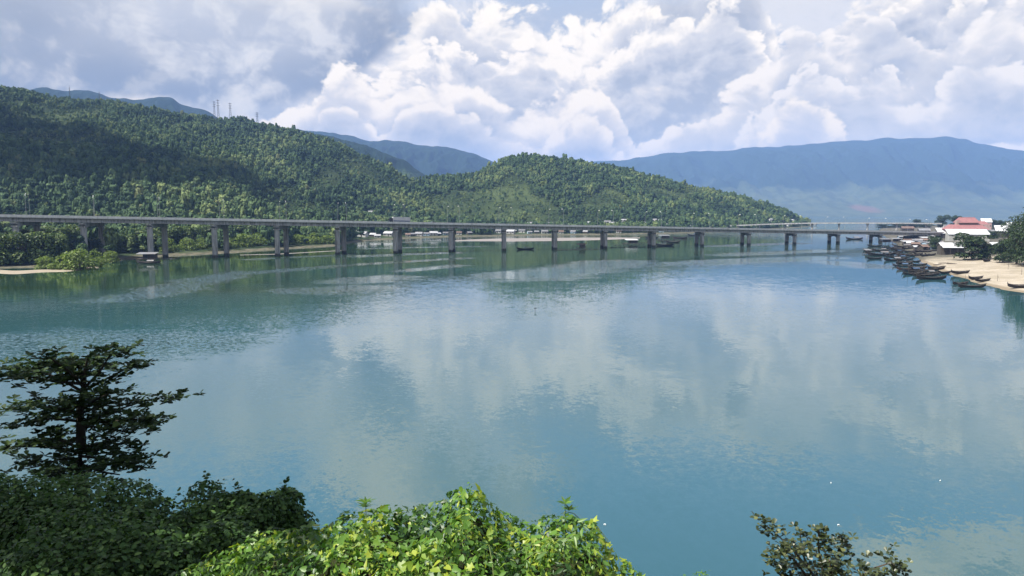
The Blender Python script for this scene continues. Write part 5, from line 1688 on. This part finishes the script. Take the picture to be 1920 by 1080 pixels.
for b in BR:
    pts = [T3(q[0], q[1], q[2] if len(q) > 2 else 0.0) for q in b]
    MB().tube([p - org for p in pts], [0.035, 0.024, 0.015, 0.010, 0.007][:len(pts)], 5).build('branch', BARKD, tree)
    # rosettes of leaves on upright shoots along the branch
    tot = sum((pts[i + 1] - pts[i]).length for i in range(len(pts) - 1))
    nros = int(tot * 30)
    for _ in range(nros):
        t_ = 1 - random.random() * 0.85
        f = t_ * (len(pts) - 1); i = min(int(f), len(pts) - 2)
        c = pts[i].lerp(pts[i + 1], f - i)
        sp_ = 0.06 + 0.19 * (1 - abs(t_ - 0.5))
        c = c + Vector((random.gauss(0, sp_), random.gauss(0, sp_ * 1.3), random.gauss(0.03, 0.062)))
        a0 = random.random() * 6.28
        for j in range(random.randint(5, 8)):
            a = a0 + j * 0.95
            ld_.append((math.cos(a), math.sin(a), 0.25 + random.gauss(0, 0.28))); lp_.append(tuple(c - org))
lp_, ld_ = np.array(lp_), np.array(ld_)
n = len(lp_)
leaf_cloud('crown', 'obovate', lp_, ld_, np.array([[0, 0, 1.0]]) + rng.normal(size=(n, 3)) * 0.3, 0.165 * (0.55 + 0.6 * rng.random(n)), np.clip(0.42 + 0.25 * rng.normal(size=n), 0, 1), LEAFT, tree)


# --- dark bushes along the left
def bush(name, label, cx, cy, top, rad, leafm, kind='oval', n=2600, size=0.10, seed=0, tall=None, group=None, sprigs=5):
    r = np.random.default_rng(seed)
    gz_ = SH(cx, cy)
    o = tag(empty(name, (cx, cy, gz_)), label, 'shrub', group)
    h = top - gz_
    t = MB()
    lob = []
    for i in range(13):
        a = r.random() * 6.283; q = rad * math.sqrt(r.random()) * 0.85
        lr = rad * (0.28 + 0.22 * r.random())
        lob.append((math.cos(a) * q, math.sin(a) * q, h - lr * 0.9 - r.random() ** 2 * rad * 0.9 - (q / rad) ** 2 * 0.5 * rad, lr, lr * 0.85))
    for i in range(6):
        a = r.random() * 6.283; q = rad * 0.8
        lob.append((math.cos(a) * q, math.sin(a) * q, h - rad * (1.1 + 0.8 * r.random()), rad * 0.42, rad * 0.5))
    for l in lob: t.tube([(l[0] * 0.15, l[1] * 0.15, -0.4), (l[0] * 0.5, l[1] * 0.5, l[2] * 0.6), (l[0], l[1], l[2])], [0.05, 0.035, 0.012], 5, False)
    t.build('stems', BARK, o)
    p, d = crown_points(n, lob, seed + 5)
    up = d * 0.7 + np.array([0, 0, 0.7]) + r.normal(size=d.shape) * 0.5
    dr = np.cross(up, r.normal(size=d.shape)) + np.array([0, 0, -0.2])
    P, DR, UP = [p], [dr], [up]
    SZ = [size * (0.55 + 0.75 * r.random(n))]
    for s in range(sprigs):                             # shoots standing out of the outline
        l = lob[s % 13]; a = r.random() * 6.283
        b0 = np.array([l[0], l[1], l[2] + l[3] * 0.6]); L = rad * (0.22 + 0.25 * r.random())
        m_ = 26
        tt = r.random(m_)
        q = b0 + np.outer(tt, [math.cos(a) * L * 0.3, math.sin(a) * L * 0.3, L]) + r.normal(size=(m_, 3)) * 0.03
        P.append(q); dd_ = r.normal(size=(m_, 3)); dd_[:, 2] = 0.3; DR.append(dd_); UP.append(np.tile([0, 0, 1.0], (m_, 1)) + r.normal(size=(m_, 3)) * 0.4); SZ.append(size * (0.6 + 0.5 * r.random(m_)))
    P, DR, UP, SZ = np.vstack(P), np.vstack(DR), np.vstack(UP), np.concatenate(SZ)
    leaf_cloud('crown', kind, P, DR, UP, SZ, np.clip(0.45 + 0.26 * r.normal(size=len(P)), 0, 1), leafm, o, 1.15)
    return o


BL = [(40, 878, 12.0, 1.5, 'dark green bush under the layered tree at the picture edge'), (150, 892, 11.5, 1.4, 'dark green bush at the foot of the layered tree'), (265, 900, 11.5, 1.2, 'dark bush just past the foot of the layered tree'), (350, 905, 11.5, 0.95, 'dark bush in the middle of the shaded thicket'), (425, 925, 11.0, 0.9, 'dark bush with upright shoots in the shaded thicket'), (488, 905, 11.5, 0.55, 'narrow upright dark bush beside the bright vines'), (550, 955, 11.5, 0.6, 'last small dark bush half behind the bright vines'),
      (30, 960, 9.0, 1.4, 'near dark bush in the lower corner'), (170, 970, 9.0, 1.3, 'near dark bush second from the lower corner'), (300, 985, 9.0, 1.1, 'near dark bush third from the lower corner'), (400, 985, 9.2, 0.9, 'near dark bush touching the bright vines')]
for i, (u, v, dpt, rad, lab) in enumerate(BL):
    q = at_depth(u, v, dpt)
    bush('dark_bush', lab, q.x, dpt, q.z, rad, LEAFB, 'oval', int(4800 * rad + 2400), 0.078, 700 + i * 13, group='shaded bushes on the slope')

# --- the bright vine thicket in the middle: a lumpy mat of leaves
TOPV = [(300, 1078), (340, 1052), (400, 1022), (480, 990), (560, 988), (640, 948), (690, 935), (750, 940), (790, 922), (850, 908), (900, 914), (930, 932), (975, 952), (1020, 944), (1060, 940), (1088, 966), (1122, 985), (1150, 1024), (1200, 1062), (1225, 1080)]
VY = 8.0                                      # distance of its back edge
tv_x = [at_depth(u, v, VY).x for u, v in TOPV]; tv_z = [at_depth(u, v, VY).z for u, v in TOPV]


def vine_z(x, y):
    """surface of the mat: back edge follows the skyline, front keeps level, edges fall away"""
    xb = x * VY / np.maximum(y, 2.0)
    back = np.interp(xb, tv_x, tv_z)
    zz = back + (VY - y) * 0.06 - 0.10
    lump = (fbm(x / 0.45, y / 0.45, 71, 3) - 0.5) * 0.62 + (fbm(x / 1.6, y / 1.6, 77, 2) - 0.5) * 0.4
    zz = zz + lump * smooth(y, VY + 0.2, VY - 0.6) + (lump * 0.25)
    return zz - 1.6 * smooth(y, VY - 0.15, VY + 1.4) ** 1.0


vc = Vector((-0.6, 6.6, SH(-0.6, 6.6)))
vine = tag(empty('vine_thicket', vc), 'sunlit mound of bright green vines and broad leaves', 'vine')
core_v, core_f = [], []
cxs, cys = np.linspace(-5.2, 2.4, 70), np.linspace(3.6, 9.2, 52)
CX, CY = np.meshgrid(cxs, cys)
CZ = vine_z(CX, CY) - 0.34
CZ = np.maximum(CZ, slope_h(CX, CY) - 0.3)
nn = len(cxs)
FF = np.array([(j * nn + i, j * nn + i + 1, (j + 1) * nn + i + 1, (j + 1) * nn + i) for j in range(len(cys) - 1) for i in range(nn - 1)])
EARTH = worn('leaf_litter', (0.020, 0.024, 0.010), 0.4, 4.0, 1.0, 0.05, dirtk=0.3)
link('undergrowth', mesh_np('undergrowth', np.stack([CX.ravel(), CY.ravel(), CZ.ravel()], 1) - np.array(vc), FF, EARTH, True), vine)

n = 38000
lx, ly = rng.uniform(-5.1, 2.3, n), rng.uniform(3.9, 9.0, n)
keepv = (lx * VY / ly > tv_x[0] - 0.1) & (lx * VY / ly < tv_x[-1] + 0.15)
lx, ly = lx[keepv], ly[keepv]; n = len(lx)
depth_ = rng.random(n) ** 1.5 * 0.40
lz = vine_z(lx, ly) - depth_ + 0.02
e = 0.06
gxn = (vine_z(lx + e, ly) - vine_z(lx - e, ly)) / (2 * e); gyn = (vine_z(lx, ly + e) - vine_z(lx, ly - e)) / (2 * e)
nrm = np.stack([-gxn, -gyn, np.ones(n)], 1); nrm /= np.linalg.norm(nrm, axis=1, keepdims=True)
up = nrm + rng.normal(size=(n, 3)) * 0.42 + np.array([-0.10, -0.12, 0.1])
dr = np.cross(up, rng.normal(size=(n, 3))) + np.array([0, -0.2, -0.35])
kindn = (fbm(lx / 0.9, ly / 0.9, 83, 2) + rng.normal(size=n) * 0.06)
kinds = np.where(kindn < 0.42, 0, np.where(kindn < 0.56, 1, 2))             # lobed vine, heart leaf, long leaf
kinds = np.where(rng.random(n) < 0.10, rng.integers(0, 3, n), kinds)
size = np.where(kinds == 0, 0.085, np.where(kinds == 1, 0.078, 0.105)) * (0.36 + 0.95 * rng.random(n) ** 1.4)
patch_ = fbm(lx / 0.5, ly / 0.5, 91, 2)
tint = np.clip(0.35 + (patch_ - 0.5) * 1.5 + 0.22 * rng.normal(size=n), 0.02, 1)
tint = np.where(rng.random(n) < 0.03, 1.0, tint)
LP = np.stack([lx, ly, lz], 1)
KN = ['lobed', 'heart', 'lance']; ST = [1.0, 0.95, 1.25]
# the 300 that show largest become leaves of their own
show = size / np.linalg.norm(LP - np.array([0, 0, CAMZ]), axis=1) - depth_ * 0.05
vv_ = (CAMZ - LP[:, 2]) / LP[:, 1]
uu_ = W / 2 + F * LP[:, 0] / (LP[:, 1] * math.cos(PITCH) + (CAMZ - LP[:, 2]) * math.sin(PITCH))
show = np.where((vv_ < 0.50) & (uu_ > 0) & (uu_ < W), show, -1)
idx = np.argsort(-show)[:300]
solo = np.zeros(n, bool); solo[idx] = True
lm = [single_leaf_mesh('leaf', k, LEAFV, s) for k, s in zip(KN, ST)]
RR = frames(dr[idx], up[idx])
for j, i in enumerate(idx):
    o = link('leaf', lm[kinds[i]], vine)
    M4 = Matrix(RR[j].tolist()).to_4x4() @ Matrix.Scale(float(size[i]), 4)
    M4.translation = Vector(LP[i].tolist()) - vc
    o.matrix_basis = M4
    o.color = (1, 1, 1, float(tint[i]))
for k in range(3):
    s = (kinds == k) & ~solo
    q = leaf_cloud(('vine_leaves', 'heart_leaves', 'long_leaves')[k], KN[k], LP[s] - np.array(vc), dr[s], up[s], size[s], tint[s], LEAFV, vine, ST[k])
    q['kind'] = 'stuff'
TENDRIL = worn('tendril_green', (0.09, 0.12, 0.035), 0.2, 5.0, 0.7, 0.2)
# whorls of long leaves and a few bare tendrils standing proud
wl, wd = [], []
for u, v, dpt in [(345, 1050, 6.6), (405, 1030, 6.8), (685, 935, 7.8), (1062, 945, 7.8), (1205, 1070, 7.4)]:
    c = at_depth(u, v, dpt)
    z_ = float(vine_z(np.array([c.x]), np.array([c.y]))[0])
    for rep in range(2):
        c2 = Vector((c.x + random.gauss(0, 0.03), c.y + random.gauss(0, 0.03), min(c.z, z_ + 0.16) - rep * 0.07))
        if rep == 0: MB().tube([Vector((c.x, c.y, z_ - 0.4)) - vc, c2 - vc], [0.008, 0.004], 4).build('shoot_stem', TENDRIL, vine)
        for j in range(7):
            a = j * 0.9 + rep; wd.append((math.cos(a), math.sin(a), 0.55)); wl.append(tuple(c2 - vc))
n = len(wl)
q = leaf_cloud('shoots', 'lance', np.array(wl), np.array(wd), np.tile([0, 0, 1.0], (n, 1)) + rng.normal(size=(n, 3)) * 0.2, 0.125 * (0.7 + 0.5 * rng.random(n)), np.clip(0.45 + 0.2 * rng.normal(size=n), 0, 1), LEAFV, vine, 1.3)
q['kind'] = 'stuff'
TENDRIL = worn('tendril_green', (0.09, 0.12, 0.035), 0.2, 5.0, 0.7, 0.2)
for i in range(7):
    x0, y0 = random.uniform(-2.5, 0.9), random.uniform(5.2, 7.6)
    pts = []
    a = random.random() * 6.28
    for k in range(6):
        x_, y_ = x0 + math.cos(a) * 0.11 * k, y0 + math.sin(a) * 0.11 * k; a += random.gauss(0, 0.3)
        pts.append(Vector((x_, y_, float(vine_z(np.array([x_]), np.array([y_]))[0]) + 0.03 + 0.03 * math.sin(k * 1.3))) - vc)
    MB().tube(pts, 0.004, 4).build('tendril', TENDRIL, vine)
for i in range(10):
    x_, y_ = -3.5 + i * 0.5, 7.2
    MB().tube([Vector((x_, y_, SH(x_, y_) - 0.3)) - vc, Vector((x_ + 0.1, y_ - 0.2, float(vine_z(np.array([x_]), np.array([y_]))[0]) - 0.35)) - vc], [0.05, 0.02], 5).build('stem', BARK, vine)

# --- the olive shrub at lower right
OY = 9.0
def O3(u, v, dy=0.0): return at_depth(u, v, OY + dy)
rt = O3(1555, 1150); gz = SH(rt.x, OY); oc_ = Vector((rt.x, OY, gz))
shrub = tag(empty('olive_shrub', oc_), 'sparse olive brown shrub with small stiff leaves over the water', 'shrub')
OB = [[(1555, 1150), (1535, 1090, 0.1), (1490, 1035, 0.1), (1455, 1000, 0.1), (1430, 980, 0.1)], [(1555, 1150), (1545, 1080), (1535, 1030), (1535, 995)], [(1555, 1150), (1560, 1080, 0.2), (1575, 1030, 0.3), (1580, 1015, 0.3)], [(1555, 1150), (1520, 1090, -0.2), (1490, 1050, -0.3), (1460, 1030, -0.3)], [(1555, 1150), (1530, 1090, 0.3), (1505, 1040, 0.4), (1500, 1000, 0.4)], [(1555, 1150), (1600, 1090, 0.1), (1640, 1065, 0.2), (1670, 1055, 0.3), (1692, 1072, 0.3)], [(1555, 1150), (1590, 1100, -0.2), (1625, 1075, -0.3)], [(1555, 1150), (1560, 1090, -0.3), (1555, 1050, -0.4)], [(1555, 1150), (1500, 1110), (1460, 1075), (1450, 1045)]]
lp_, ld_ = [], []
for b in OB:
    pts = [O3(q[0], q[1], q[2] if len(q) > 2 else 0.0) for q in b]
    pts[0] = oc_ + Vector((0, 0, -0.3)) if False else pts[0]
    MB().tube([oc_ + Vector((0, 0, -0.3)) - oc_, pts[0] - oc_] + [p - oc_ for p in pts[1:]], [0.05, 0.03] + [0.02, 0.012, 0.008, 0.006][:len(pts) - 1], 5).build('branch', BARK, shrub)
    for _ in range(48):
        t_ = 1 - random.random() ** 1.2 * 0.80
        f = t_ * (len(pts) - 1); i = min(int(f), len(pts) - 2)
        sp_ = 0.05 + 0.13 * (1 - t_)
        c = pts[i].lerp(pts[i + 1], f - i) + Vector((random.gauss(0, sp_), random.gauss(0, sp_), random.gauss(0, sp_)))
        a0 = random.random() * 6.28
        for j in range(4):
            a = a0 + j * 1.57; ld_.append((math.cos(a), math.sin(a), 0.35 + random.gauss(0, 0.4))); lp_.append(tuple(c - oc_))
lp_, ld_ = np.array(lp_), np.array(ld_); n = len(lp_)
up = np.array([[0, 0, 1.0]]) + rng.normal(size=(n, 3)) * 0.45
sz = 0.075 * (0.65 + 0.6 * rng.random(n)); tn = np.clip(0.5 + 0.28 * rng.normal(size=n), 0, 1)
idx = np.argsort(-(sz + 0.02 * lp_[:, 2]))[:300]; solo = np.zeros(n, bool); solo[idx] = True
om = single_leaf_mesh('leaf', 'obovate', LEAFO, 1.25)
RR = frames(ld_[idx], up[idx])
for j, i in enumerate(idx):
    o = link('leaf', om, shrub)
    M4 = Matrix(RR[j].tolist()).to_4x4() @ Matrix.Scale(float(sz[i]), 4); M4.translation = Vector(lp_[i].tolist())
    o.matrix_basis = M4; o.color = (1, 1, 1, float(tn[i]))
q = leaf_cloud('leaves', 'obovate', lp_[~solo], ld_[~solo], up[~solo], sz[~solo], tn[~solo], LEAFO, shrub, 1.25); q['kind'] = 'stuff'
q = at_depth(1290, 1076, 8.5)
bush('low_shrub', 'tips of a low green shrub at the bottom edge between vines and olive shrub', q.x, 8.5, q.z - 0.02, 0.28, LEAFV, 'lance', 350, 0.07, 991)

# --- tall unseen tree added left of the picture to shade the thicket
sx, sy = -16.5, 7.5
shade = tree_proto('added_shade_tree', 401, 20, 6.5, LEAFD, 3600, 0.5, trunk_h=0.5, nl=22)
shade.location = (sx, sy, SH(sx, sy)); tag(shade, 'added unseen tree outside the picture, shading the dark thicket', 'tree')
